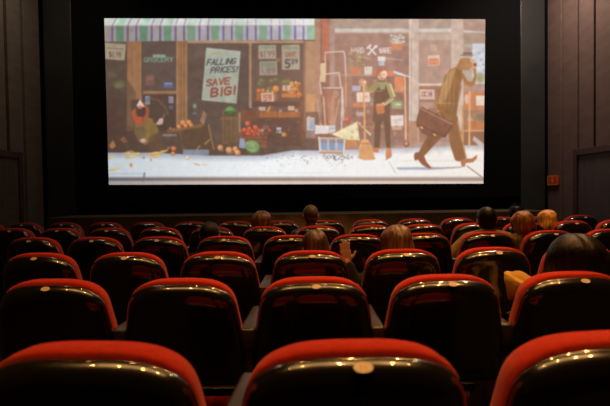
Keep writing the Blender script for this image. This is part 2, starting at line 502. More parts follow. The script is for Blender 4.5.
    rect(240.6, 110, 260, 122, (128, 82, 62)); rect(300, 96, 305, 142, (124, 82, 62)); rect(252, 118.5, 301, 146, (98, 70, 60), .8)
    rect(238.6, 112, 240.6, 134, (158, 140, 122)); line((296.5, 95), (301, 138), 1.0, (120, 82, 64), .6)
    # barrel and cabbage
    poly([(222, 110), (238, 108), (239, 142), (222, 144)], (122, 92, 68)); rect(220.5, 117, 239, 120, (146, 106, 76), .8)
    for x in (225, 229, 233):
        line((x, 112), (x, 142), .7, (92, 68, 52), .8)
    orb(230.5, 110.6, 5.8, (102, 142, 84), 4.6); ell(230, 113.6, 6.2, 3, (66, 82, 52), .6)
    # tomato crate, watermelon
    poly([(238.6, 132), (268, 131.5), (266.5, 147.5), (240.6, 148.6)], (142, 92, 66))
    for y in (136, 140, 144):
        line((239.4, y), (267.4, y - .6), .7, (106, 68, 52), .9)
    for _ in range(24):
        orb(prng.uniform(242, 264), prng.uniform(129, 135), prng.uniform(1.5, 2.3), prng.choice([(206, 92, 66), (186, 78, 62), (214, 108, 76), (166, 82, 64)]))
    for x, y, r in ((247.6, 123.8, 2.7), (255.4, 127.4, 2.6), (244.4, 130, 2.5), (249.5, 128.6, 2), (252.6, 131.6, 2.1), (259, 131, 2.2), (247.5, 133.8, 2)):
        orb(x, y, r, (226, 98, 68))
    orb(262.4, 130.6, 2, (160, 150, 142)); orb(269.6, 130.6, 2, (190, 84, 74)); rect(263, 125.6, 269, 129, (178, 120, 90), .7); rect(276.4, 127.6, 281.2, 133, (206, 220, 238)); orb(284, 134.2, 2.6, (232, 150, 84))
    poly([(239.8, 138.2), (244.4, 138.8), (246, 148.4), (239, 147.6)], (156, 172, 198))
    ell(252.4, 146.8, 7.6, 6.4, (96, 122, 80), rot=.35); ell(252, 146, 7, 5.7, (136, 166, 108), rot=.35); ell(250.6, 143.8, 4.6, 2.6, (172, 194, 142), .8, rot=.35)
    for k in (-2.4, 0, 2.4):
        pline([(246.6 - k * .3, 144 + k), (252 - k * .2, 145.4 + k * 1.2), (258, 149 + k * .8)], .8, (102, 134, 84), .7)
    # the slumped figure in olive and orange, peels on the pavement
    ell(136, 138, 16, 18, (84, 62, 50), .5, soft=True); poly([(136, 125), (147, 120), (156, 123), (159, 132), (153, 140), (146, 145), (139, 142), (134.6, 133)], (136, 108, 60))
    poly([(136, 128), (144, 126), (146, 136), (140, 142), (135, 135)], (116, 94, 62)); line((150, 124), (147, 142), .8, (160, 130, 76), .7)
    ell(140.4, 113, 8.8, 11.2, (166, 86, 60)); ell(141, 110.6, 4.8, 7.4, (80, 60, 54)); line((133.4, 108), (134.6, 120), 1.6, (192, 108, 74), .7); poly([(131, 100), (139, 99), (138, 106), (131, 112)], (92, 70, 60)); poly([(133, 116), (142, 117), (141.5, 124), (136, 122)], (204, 84, 58)); ell(148, 121, 5, 3.4, (150, 104, 60))
    orb(140, 105.6, 3.2, (224, 150, 118)); poly([(140, 99.6), (145, 107), (136.5, 106)], (236, 216, 212)); ell(140, 107, 2.2, 1.5, (214, 120, 92))
    poly([(156, 124), (160, 118), (163.4, 118.6), (162.6, 124), (159, 125)], (226, 186, 176)); line((163, 117.6), (164.4, 114.6), .9, (150, 140, 120))
    orb(143.4, 141, 3.6, (206, 160, 140), 2.6); poly([(148, 138), (160, 131), (163, 150), (150, 152)], (102, 76, 58), .7)
    poly([(109, 146), (113, 140), (116, 146), (112, 149)], (162, 120, 70)); poly([(120, 140), (124, 136), (128, 142), (124, 143)], (140, 100, 62), .8)
    # box of oranges leaning over the step
    poly([(176, 126), (206, 122), (214.6, 150), (183, 153)], (98, 74, 56)); poly([(166.6, 129.6), (201.6, 123.4), (202.6, 127), (168, 133)], (138, 98, 66))
    poly([(200.2, 121), (203.4, 110.4), (206.8, 114), (203.6, 126)], (164, 122, 98)); line((208.6, 125.2), (213.6, 149), 1.6, (156, 116, 86)); line((180, 132), (183.6, 150), 1.4, (124, 90, 66), .8)
    for x, y, r in ((182.8, 122.8, 2.9), (188.8, 122.4, 2.6), (191, 125.2, 2.2), (185.6, 125.8, 2.2), (178.8, 126.8, 2.3), (170.6, 129, 2), (174, 129.6, 1.8)):
        orb(x, y, r, (224, 142, 84) if x > 176 else (160, 104, 70))
    rect(162.6, 134, 176.4, 136.2, (136, 128, 116)); line((205, 144), (210, 139.5), 1.4, (190, 146, 92), .8); line((197, 149), (200, 146), 1.2, (190, 146, 92), .8)
    # awning
    for i in range(104 * 2, 315 * 2):
        x = i / 2
        b = min(1, (x - 104) / 200)
        rect(x, 25.4, x + .6, 41.6 - 1.8 * b, lerp((160, 150, 150), (206, 200, 212), b))
        rect(x, 17, x + .6, 25.4, lerp((222, 230, 226), (246, 246, 252), b))
    for i in range(-1, 10):
        c = 119.8 + 23.9 * i
        b = max(0, min(1, (c - 104) / 200))
        sh = max(0, (250 - c) / 130 * 4.2)
        gcol, pcol, mint = lerp((92, 134, 108), (150, 192, 164), b), lerp((104, 96, 132), (124, 132, 186), b), lerp((178, 226, 202), (234, 246, 244), b)
        if i >= 0:
            poly([(c - 4, 25.4), (c + 3.8, 25.4), (c + 3.6, 41.4 - 1.8 * b), (c - 3.6, 41.4 - 1.8 * b)], gcol)
            poly([(c - 4, 25.4), (c + 4, 25.4), (c + 4.6 + sh, 17), (c - 3.2 + sh, 17)], mint)
        for dx in (8.0, 16.4):
            x = c + dx
            if 105 < x < 313:
                rect(x - 1.05, 25.4, x + 1.05, 41.4 - 1.8 * b, pcol)
                line((x, 25.4), (x + sh, 17), 1.2, lerp((132, 124, 158), (216, 222, 240), b), .85)
    for x0, x1 in ((104, 314.5),):
        line((x0, 25.6), (x1, 25.4), .8, (206, 182, 166), .7)
    # masonry between the shops
    rect(303.5, 41, 320, 132, (178, 138, 108)); rect(303.5, 41, 305.5, 132, (150, 112, 90)); poly([(314.6, 17), (321.6, 17), (321, 132), (314.6, 132)], (176, 134, 110))
    line((303.5, 98), (303.5, 142), 1.5, (126, 84, 64)); poly([(306, 94), (316, 94), (314, 112), (306.4, 111)], (206, 150, 106)); rect(305, 112, 320, 140, (126, 92, 76))
    rect(320.6, 17, 330, 76, (186, 112, 90)); rect(320.6, 17, 321.8, 132, (140, 100, 84)); rect(320.6, 60, 330, 142, (146, 100, 84))
    # hardware shop
    t2 = np.clip((PXc - 330) / 155, 0, 1)[..., None]
    sl = _win(330, 17, 486, 150)
    IMG[sl] = (np.array((162, 122, 108), np.float32) * (1 - t2) + np.array((184, 156, 140), np.float32) * t2)[sl]
    rect(330, 17, 486, 28.4, (170, 146, 132)); rect(333.4, 28.4, 486, 32.6, (206, 194, 186)); line((330, 33.2), (486, 33.2), .9, (178, 146, 128))
    rect(330, 17, 334.6, 142, (168, 140, 128)); rect(335, 34, 409, 142, (152, 112, 98)); rect(335, 34, 409, 46, (166, 130, 116), .6)
    ell(372, 60, 40, 26, (166, 128, 116), .6, soft=True)
    text('HARD', 351.6, 53, 364, 53, 5.2, 1.0, (222, 204, 194), .9); text('WARE', 379.4, 53, 391, 53, 5.2, 1.0, (226, 208, 198), .9)
    line((368.4, 54.2), (375.6, 46.6), 1.7, (224, 220, 220)); line((368.6, 47), (375.8, 54.4), 1.7, (224, 220, 220)); line((367.2, 48.2), (370.4, 45.4), 1.8, (228, 224, 224)); ell(376, 46.4, 1.5, 1.3, (228, 222, 220))
    for _ in range(22):
        ell(prng.uniform(389, 404), prng.uniform(34.6, 42.6), prng.uniform(1, 2.2), prng.uniform(.7, 1.5), prng.choice([(206, 206, 206), (168, 172, 138), (214, 216, 200), (150, 142, 116)]), .75)
    poly([(390.6, 43), (403.4, 43), (402, 50), (392, 50)], (200, 126, 92)); rect(392, 42, 402, 43.6, (222, 208, 186), .8)
    for _ in range(30):
        ell(prng.uniform(350, 364), prng.uniform(51.6, 67), prng.uniform(1, 2.4), prng.uniform(.8, 1.7), prng.choice([(158, 150, 98), (136, 122, 90), (176, 168, 122), (148, 110, 86)]), .7)
    poly([(350.4, 67.4), (361.4, 67.4), (360.2, 75), (351.6, 75)], (196, 118, 84))
    rect(377.8, 56.4, 385.4, 61, (224, 220, 214)); rect(378.6, 61, 384.6, 65.6, (186, 192, 200)); rect(364.6, 66.4, 372.2, 75.8, (222, 214, 202)); rect(366, 66.4, 367, 75.8, (170, 172, 120), .6)
    rect(335, 74, 409, 76, (176, 142, 124), .7); rect(352, 76, 409, 100, (142, 100, 86), .8); rect(372, 70.5, 377, 75, (204, 110, 84)); rect(387, 71, 393.4, 76, (216, 120, 88))
    poly([(393.6, 70.6), (404, 74), (404, 76.4), (393.6, 73)], (210, 206, 210)); line((362, 57), (370, 59), 1.5, (180, 170, 166), .6); line((385, 58), (402, 60), 1.6, (188, 180, 176), .5)
    # ladders and chairs
    for pts in ([(325, 57), (325.4, 52.4), (343.8, 51.4), (345, 57), (345.6, 75)], [(321.4, 94), (319.8, 82), (321, 74.6), (339, 72.6), (341, 88)], [(323, 88), (342.4, 88), (343, 100), (343.6, 120)], [(325, 57), (325.5, 64)]):
        pline(pts, 1.25, (214, 198, 194), .95)
    poly([(320.6, 63.2), (326.2, 63), (325.6, 82.4), (320.4, 82)], (220, 198, 156))
    rect(323, 88.6, 342, 96, (140, 96, 80), .6)
    for p, q, wd, c in (((317, 100), (321, 126), 1.2, (196, 160, 132)), ((323.6, 97), (325.4, 126), 1.3, (218, 180, 144)), ((322, 102), (319.6, 124), 1.1, (150, 130, 124)), ((333.4, 97), (330.4, 125), 2.0, (206, 128, 84)), ((339, 99), (334.4, 124), 1.4, (200, 150, 112)), ((328, 96), (329, 122), 1.2, (176, 128, 100)), ((342, 90), (341.6, 130), 1.3, (212, 200, 196))):
        line(p, q, wd, c)
    poly([(326, 88), (333, 90), (331, 104), (327.6, 98)], (168, 108, 82), .8); ell(336, 94, 3, 4, (190, 150, 126), .6)
    rect(306.6, 117.4, 314.6, 130.6, (196, 196, 206)); rect(310, 119, 314, 129, (150, 170, 204), .8); ell(309, 119, 2.4, 3, (214, 190, 170), .8); rect(306, 130.6, 315, 138, (156, 130, 118))
    poly([(315, 125), (328.4, 125.6), (328.2, 133.6), (315, 134)], (228, 222, 222)); poly([(328.4, 125.6), (335.6, 124.8), (335.4, 131.6), (328.2, 133.6)], (204, 200, 206)); line((329, 129), (335, 128.4), .7, (160, 150, 150))
    rect(315, 134, 336, 140, (140, 96, 78))
    # shelf behind the sweeper
    rect(345, 75, 346.6, 128, (206, 146, 104)); rect(352, 85.6, 360.6, 91, (176, 186, 210), .8)
    poly([(356.4, 92.4), (369.8, 92), (370, 102), (357, 102.4)], (230, 210, 196)); rect(353, 103, 364, 107, (206, 128, 84)); ell(362, 82.6, 4, 5, (226, 178, 148), .7, soft=True)
    rect(345, 107, 404, 143, (142, 98, 82), .75); rect(356, 112, 364, 116, (196, 180, 176), .8); orb(347, 120, 2.6, (212, 88, 76), 3); rect(345, 126, 404, 127.4, (176, 128, 106), .7)
    poly([(394.4, 76.4), (404, 77), (403.4, 92.6), (394.8, 92)], (222, 130, 84)); rect(392, 101.4, 402, 108.8, (150, 172, 118)); ell(397.6, 104.6, 2.4, 1.3, (204, 224, 176), .9)
    poly([(390.8, 115.6), (403.6, 115), (403.4, 125.8), (391.2, 126.2)], (230, 216, 210)); line((393, 120), (401.6, 119.6), 1.2, (214, 174, 160), .8); rect(392, 126.5, 402, 130, (220, 176, 148), .8); rect(374, 124, 382, 128, (216, 160, 128), .8)
    rect(335, 131, 404, 146, (146, 108, 96), .7)
    # door and right-hand window
    rect(409, 17, 411.4, 142, (212, 192, 178)); rect(411.4, 17, 418.8, 142, (202, 180, 166)); line((411.2, 34), (411.2, 130), .7, (172, 142, 128))
    rect(418.8, 40, 451, 142, (176, 140, 124)); rect(418.8, 33.6, 451, 40, (190, 166, 152)); rect(451, 17, 463.6, 142, (196, 172, 156)); rect(452, 34, 454, 70, (206, 184, 168), .7)
    text('15', 430.4, 50, 437, 50, 4.4, 1.1, (206, 178, 162), .9)
    poly([(428, 55.6), (439.4, 55), (439.4, 65.2), (428.2, 65.8)], (224, 190, 168)); poly([(428.8, 58.6), (438.8, 58.2), (438.8, 64.6), (428.8, 65)], (214, 128, 94)); line((430, 61.6), (437.6, 61.2), .8, (230, 176, 146), .8)
    line((432, 66), (431, 77), .9, (196, 164, 146), .7)
    rect(418.8, 83.4, 442, 85.8, (214, 192, 178)); rect(419, 86, 451, 104, (160, 110, 88)); rect(419.6, 89.6, 434.4, 99.6, (218, 186, 168)); rect(421.6, 91.6, 432, 96.6, (150, 104, 90)); text('HE', 423, 95.8, 430.6, 95.6, 3.4, .8, (226, 200, 186), .9)
    rect(418.8, 103, 451, 142, (164, 116, 92)); rect(420, 102, 434, 109, (190, 160, 150), .6)
    poly([(463.6, 17), (486, 17), (486, 32), (463.6, 30)], (170, 136, 124)); rect(463.6, 33.6, 486, 44, (164, 138, 120)); rect(463.6, 44, 473, 90, (178, 162, 146)); rect(472.6, 43.6, 486, 84, (196, 202, 210))
    for _ in range(26):
        ell(prng.uniform(473, 485), prng.uniform(46, 72), prng.uniform(1, 2.6), prng.uniform(.8, 2), prng.choice([(170, 182, 206), (222, 224, 228), (150, 160, 176), (206, 214, 228)]), .6)
    ell(480, 78, 6, 7, (150, 140, 84), .9, soft=True); rect(463.6, 84, 486, 92, (176, 128, 104), .8); rect(473, 87, 486, 90, (160, 150, 160), .7)
    rect(463.6, 92, 486, 110, (196, 122, 82)); rect(476, 95.8, 484.6, 105.4, (232, 212, 196)); rect(452, 90, 463.6, 128, (206, 184, 168)); ell(467, 99, 2.4, 5, (220, 200, 188), .7)
    rect(463.6, 110, 486, 131, (158, 116, 88)); ell(480, 117, 5, 3.6, (120, 104, 84), .7); ell(470, 120, 3, 2.4, (190, 170, 160), .7); rect(466, 121, 486, 130.6, (186, 112, 66), .9); line((464, 130.8), (486, 130.4), 1, (216, 160, 112)); rect(460, 131.4, 486, 148, (140, 96, 70))
    line((462.6, 106), (462.8, 142), 1.9, (206, 146, 98)); line((469.8, 92), (469.2, 146), 1.9, (226, 166, 114)); poly([(474, 136), (484, 144), (484, 150), (472.6, 140)], (196, 176, 166))
    # pavement and kerb
    bnd = 152.3 + 3.0 * np.clip((PXc - 150) / 60, 0, 1) - 5.2 * np.clip((PXc - 262) / 30, 0, 1) - 2.0 * np.clip((PXc - 330) / 60, 0, 1) - 3 * np.clip((PXc - 400) / 60, 0, 1)
    tt = np.clip((PXc - 110) / 150, 0, 1)[..., None]
    pave = np.array((192, 202, 208), np.float32) * (1 - tt) + np.array((242, 243, 244), np.float32) * tt
    far = np.clip((PYc - bnd) / 9, 0, 1)[..., None]
    shade = np.array((150, 150, 162), np.float32) * (1 - tt) + np.array((176, 178, 192), np.float32) * tt
    q = np.clip(far * 1.25, 0, 1)
    warm = np.clip((PXc - 380) / 90, 0, 1)[..., None]
    pav = shade * (1 - q) + pave * q
    pav = pav * (1 - .06 * warm * np.array((0, .4, 1), np.float32))
    m_ = np.clip((PYc - bnd) * 2, 0, 1)[..., None]
    IMG[:] = IMG * (1 - m_) + pav * m_
    rect(183, 149.5, 209, 155, (140, 146, 162), .9)
    kb = np.clip((PYc - 177) * 1.2, 0, 1) * np.clip((181.6 - PYc) * 1.2, 0, 1)
    kc = np.array((104, 100, 106), np.float32) * (1 - tt) + np.array((158, 134, 124), np.float32) * tt
    IMG[:] = IMG * (1 - kb[..., None]) + kc * kb[..., None]
    lowm = np.clip((PYc - 181.2) * 1.5, 0, 1)[..., None]
    lc = np.array((160, 150, 146), np.float32) * (1 - tt) + np.array((214, 196, 184), np.float32) * tt
    IMG[:] = IMG * (1 - lowm) + lc * lowm
    line((104, 173.6), (143, 173.6), .8, (150, 156, 164), .7); line((144.6, 173), (143, 181), 1.6, (110, 108, 112), .9); line((104, 176.6), (486, 176.6), .8, (150, 140, 140), .5)
    line((389, 162), (396, 173.6), 1, (196, 190, 186), .8); line((467, 166), (482, 177), 1.3, (150, 130, 116), .9); line((400, 161), (484, 160.4), .7, (224, 210, 198), .8); line((262, 173.4), (330, 172.6), .7, (222, 216, 214), .8)
    # peels, crumbs, sweepings
    for x, y, r in ((127, 153.4, 5), (131, 157, 6), (136, 154, 4), (152, 154, 6), (158, 153, 6), (163, 151.6, 5), (156, 156.6, 4), (114, 169.4, 6), (111, 158, 3)):
        ell(x, y, r, 1.1, (206, 168, 104), .9, rot=prng.uniform(-.35, .25)); ell(x + 1, y - .6, r * .7, .6, (232, 198, 132), .8)
    pline([(150, 155), (158, 154.6), (166, 151), (169.4, 147)], 1.2, (196, 156, 92), .9); pline([(126, 152.6), (131, 150.8), (135, 153)], 1.3, (180, 144, 86), .9)
    orb(173.6, 148.6, 3.0, (206, 112, 82), 2.6); orb(173, 153.6, 2.4, (206, 132, 78), 2); orb(143.6, 157.6, 1.3, (206, 140, 100)); ell(131, 165, 1.4, 2.2, (206, 140, 92)); ell(151, 159.6, .9, 2, (206, 140, 92), .8)
    orb(187.4, 158, 1.9, (232, 206, 174)); ell(197, 164.4, 3.4, 1, (196, 170, 132), .8, rot=.25); ell(205, 164.8, 3.6, .9, (220, 200, 160), .8)
    for x, y, r in ((220.4, 147.6, 3), (229, 150, 3.5), (235.4, 149, 2.9), (237.6, 152.6, 3.2)):
        ell(x + 1, y + r * .9, r, r * .35, (150, 140, 144), .6); orb(x, y, r, (218, 150, 100))
    for _ in range(70):
        x = prng.uniform(264, 350)
        y = prng.triangular(152, 168, 156)
        ell(x, y, prng.uniform(.35, .95), prng.uniform(.3, .7), prng.choice([(176, 156, 140), (120, 112, 110), (190, 160, 130), (160, 140, 130)]), .75)
    for _ in range(90):
        ell(prng.uniform(322, 366), prng.gauss(157, 1.6), prng.uniform(.4, 1.3), prng.uniform(.3, .8), prng.choice([(150, 140, 136), (104, 102, 106), (176, 166, 160), (200, 190, 180)]), .75)
    for _ in range(25):
        ell(prng.uniform(200, 470), prng.uniform(156, 174), .5, .4, (170, 160, 156), .7)
    # yellow board and seed tray
    poly([(318.6, 137.2), (345.6, 137.8), (344, 153.6), (319.6, 152)], (206, 180, 164))
    for k in range(3):
        x = 321 + k * 8
        poly([(x, 139), (x + 6.2, 139.2), (x + 6, 150.6), (x + .4, 150.2)], (128, 154, 196)); poly([(x, 139), (x + 6.2, 139.2), (x + 6.1, 143), (x + .1, 143)], (150, 118, 104), .55)
    line((318.8, 137), (320, 152.4), 1.2, (240, 232, 226)); line((319.6, 152.4), (344, 153.2), 1.4, (186, 130, 100)); line((345.2, 138), (343.6, 153.6), 1.2, (238, 226, 214))
    poly([(331.6, 134.4), (357, 121.8), (360, 141.4), (346.6, 147.6), (345, 139)], (234, 224, 178)); poly([(345.4, 139.6), (360, 140), (357, 146), (346, 148)], (196, 132, 82)); poly([(356.6, 121.4), (358.2, 121.4), (371.4, 134), (370.2, 136)], (222, 186, 140))
    for _ in range(90):
        x, y = prng.uniform(346, 402), prng.uniform(77, 141)
        rect(x, y, x + prng.uniform(1, 4), y + prng.uniform(1, 4), prng.choice([(206, 150, 112), (110, 76, 66), (196, 180, 176), (150, 150, 160), (214, 130, 88), (126, 90, 76)]), .4)
    for _ in range(50):
        x, y = prng.uniform(419, 450), prng.uniform(104, 136)
        rect(x, y, x + prng.uniform(1, 5), y + prng.uniform(.7, 2.5), prng.choice([(206, 160, 132), (130, 90, 72), (196, 170, 160)]), .35)
    for _ in range(60):
        x, y = prng.uniform(253, 302), prng.uniform(119, 144)
        rect(x, y, x + prng.uniform(1, 6), y + prng.uniform(.6, 2), prng.choice([(130, 92, 76), (84, 62, 54), (150, 104, 80)]), .4)
    # the sweeper: green jumper, apron, broom
    poly([(374.6, 117), (381.6, 117), (379.6, 148.6), (374, 148.4)], (104, 76, 56)); poly([(383.4, 117), (390, 116), (390.6, 148.8), (386.4, 149)], (104, 76, 56))
    poly([(373, 147.6), (379, 147.8), (378.6, 152.6), (372.4, 152.2)], (196, 120, 80)); poly([(386.4, 147.6), (391, 148), (392, 156), (386.2, 159.2), (385.6, 154)], (206, 128, 84)); line((386, 159.6), (391, 157), .9, (140, 90, 70), .7)
    poly([(374.4, 84), (379, 81), (386, 81), (391, 86), (390.4, 98), (389.6, 121), (372.6, 121.6), (374, 100)], (108, 76, 58)); poly([(377, 82), (380.4, 89.6), (384.4, 89.4), (386.2, 82)], (150, 150, 104))
    poly([(376.4, 81.4), (379.8, 86), (374.6, 91.4), (368.8, 92.8), (364.6, 90.2), (363.8, 84.6), (366.4, 84.6), (368.4, 88.6)], (152, 138, 84)); poly([(385, 81), (390.4, 84), (394.6, 95), (393.8, 99.6), (385, 106), (383.4, 103.6), (390, 97.4), (387.6, 90)], (166, 154, 98)); line((390.4, 84), (394.6, 96), 1.3, (236, 220, 160), .9); line((393.6, 99), (385, 105), 1, (230, 216, 160), .8); pline([(374.6, 91), (368.8, 92.4), (364.8, 90)], .9, (206, 180, 116), .8)
    orb(364.8, 82.6, 2, (232, 178, 140), 2.4); rect(376, 90.6, 382.4, 91.6, (180, 120, 96), .9); orb(383.4, 104.4, 2, (240, 196, 160)); poly([(375.6, 105.4), (384, 103.4), (384.6, 113), (377, 114.4)], (194, 112, 72)); ell(380, 104.8, 4, 1.3, (216, 146, 104))
    ell(381.6, 74.4, 4.8, 5.6, (226, 172, 140)); poly([(376, 75), (376.4, 69.6), (381.4, 67.2), (386.4, 69.4), (386.6, 72.4), (381, 71.4), (378.4, 74.6), (378, 77)], (172, 104, 72)); ell(384.4, 74.2, 2.6, 3.8, (238, 200, 176)); ell(381.6, 78.2, 1.2, .7, (190, 90, 80)); ell(379.6, 75, .7, .5, (90, 60, 50)); ell(384, 74.6, .7, .5, (90, 60, 50)); line((385.6, 68), (384, 67), 1, (150, 90, 66))
    line((363.6, 84), (364.8, 140), 1.9, (224, 152, 96)); line((364.4, 84), (365.4, 140), .7, (240, 190, 140), .7)
    poly([(361.6, 139.6), (368, 139.4), (371.6, 146), (375.4, 159.6), (366, 160.4), (359, 158.6), (358.8, 148)], (222, 162, 108)); rect(361, 143, 369.6, 144.4, (186, 112, 74))
    for k in range(6):
        line((362.4 + k * 1.2, 146), (360.6 + k * 2.6, 159), .6, (190, 126, 82), .7)
    # hand trolley
    line((404.8, 75), (406, 146), 1.5, (232, 186, 138)); orb(406.4, 143.6, 3, (160, 100, 72), 3.4); ell(406.4, 143.6, 1, 1.2, (226, 180, 140)); line((403, 75.4), (410, 77), 1.4, (226, 222, 224), .8); rect(407, 121, 418, 142, (170, 112, 82), .7)
    # the walking man: hat, coat, case
    poly([(396, 167.4), (432, 166.8), (460, 168), (432, 170), (398, 169.6)], (160, 172, 192), .95); line((430, 168.4), (462, 167), 1.1, (170, 150, 140), .9)
    poly([(431, 150), (447, 126), (462, 118), (456, 140), (438, 143)], (172, 160, 164), .45)
    poly([(446, 122), (434, 126), (423.4, 143), (418, 153.6), (424.6, 155.6), (440, 139), (452, 128)], (132, 84, 54))
    poly([(415, 152.6), (420.4, 151.6), (424, 155.4), (426.6, 162), (431.8, 168), (429, 168.8), (421.8, 164.6), (418, 159.6), (414.6, 160.6), (413.8, 156)], (140, 82, 58))
    poly([(447, 117), (457.6, 116), (459, 128), (464.4, 148), (466.6, 158), (458.6, 161.6), (455, 160), (450.4, 146), (448, 131)], (138, 90, 54)); line((457.8, 122), (465.8, 156), 1.4, (190, 140, 92), .9)
    poly([(460.4, 160.6), (466.6, 158.4), (471.6, 158.6), (477.4, 154.6), (476.6, 158.8), (473, 162.4), (466, 163), (464.6, 167), (461.6, 166.4)], (176, 108, 76))
    poly([(444.6, 78), (449.6, 70), (456.6, 66.6), (462, 68), (462.6, 76), (460.4, 86), (458.4, 94), (457.6, 104), (456.6, 118), (447, 120.4), (437.2, 112), (436.6, 102), (439.4, 90)], (140, 92, 50)); poly([(446, 77), (451, 70), (456, 68), (452, 82), (447, 98), (441, 104), (437.6, 102), (440.4, 90)], (182, 138, 88), .8); poly([(455.4, 68), (461, 58), (467, 67), (461.6, 71)], (160, 108, 66)); line((437, 103), (457.6, 103.6), 1.2, (186, 136, 84), .8)
    poly([(458, 84), (462, 86), (458, 106), (454.6, 118), (449.6, 116), (452, 98)], (132, 88, 50), .7)
    for k in range(7):
        line((443.6 + k * 1.8, 74 + k * .4), (440.4 + k * 2.2, 106), .7, (132, 92, 54) if k % 2 else (204, 160, 108), .4)
    poly([(460, 71), (463.6, 74), (467.6, 81), (471.6, 82), (474, 76), (472.6, 66), (475.8, 65), (476.6, 76), (475, 84.8), (471, 87), (464.6, 84.6)], (164, 108, 62)); ell(474.4, 66, 2.4, 2.6, (206, 142, 96)); rect(473.6, 63, 476.4, 66, (92, 60, 48))
    poly([(460.6, 66), (462, 58), (469, 58), (472.6, 62), (471.8, 67), (468.6, 70.4), (463, 70)], (170, 116, 74)); ell(473, 62, 2.4, 2.6, (190, 132, 90)); poly([(470, 58), (475.4, 59.6), (474, 63), (470, 62)], (206, 168, 140))
    poly([(460.2, 54.4), (473.4, 54.8), (472.4, 56.2), (460.4, 55.8)], (128, 104, 90)); poly([(463, 54.6), (464, 48.4), (467.4, 47), (471.4, 48.6), (472, 54.8)], (164, 138, 124)); rect(463, 52.2, 472, 54.6, (110, 84, 70), .9)
    poly([(419.4, 108.6), (421.6, 106.4), (452.6, 122), (453.4, 126), (445.4, 137.4), (441.4, 137.4), (416.4, 126.6), (416, 122)], (126, 80, 60)); pline([(420, 108), (452.4, 124.4)], 1.2, (176, 126, 102), .9); line((418, 124.4), (443.6, 136), .9, (92, 58, 46), .8); line((452.4, 125), (444.4, 136.6), 1.2, (96, 60, 48), .9)
    poly([(418, 126), (421, 133), (434, 138.6), (440, 138)], (120, 76, 60), .9); ell(421.6, 127.6, 1.8, .9, (230, 176, 96), rot=.45); ell(434.6, 134.8, 1.9, .9, (230, 176, 96), rot=.45)
    orb(439.4, 112.6, 2.8, (190, 124, 84)); pline([(436, 115), (440, 111.4), (444, 118)], 1.2, (104, 66, 50), .8)


def blur1(a, s):
    r = int(3 * s) + 1
    k = np.exp(-.5 * (np.arange(-r, r + 1) / s) ** 2)
    k /= k.sum()
    for ax in (0, 1):
        pad = [(0, 0)] * a.ndim
        pad[ax] = (r, r)
        p = np.pad(a, pad, mode='edge')
        out = np.zeros_like(a)
        n = a.shape[ax]
        for i, kv in enumerate(k):
            out += kv * (p[i:i + n] if ax == 0 else p[:, i:i + n])
        a = out
    return a.astype(np.float32)


paint_film()
rs = np.random.RandomState(5)
IMG *= (1 + .008 * blur1(rs.randn(IH, IW).astype(np.float32), 3)[..., None] * 9)
mid = blur1(rs.randn(IH, IW).astype(np.float32), 7)
IMG = IMG * (1 + .030 * (mid / mid.std())[..., None] * np.clip((160 - PYc) / 10, .15, 1)[..., None])
IMG = blur1(np.clip(IMG, 0, 255), 0.52 * SS)
fog = np.clip((152 - PYc) / 6, 0, 1)[..., None]
IMG = IMG + (np.array((112, 92, 80), np.float32) - IMG) * .20 * fog * np.clip((330 - PXc) / 40, 0, 1)[..., None]
glow = np.exp(-(((PXc - 318) / 62) ** 2 + ((PYc - 92) / 46) ** 2))[..., None] * .15 * fog
IMG = IMG * (1 - glow) + np.array((255, 186, 140), np.float32) * glow
haze = np.clip((PXc - 290) / 60, 0, 1)[..., None] * .12
IMG = IMG * (1 - haze) + np.array((250, 216, 192), np.float32) * haze


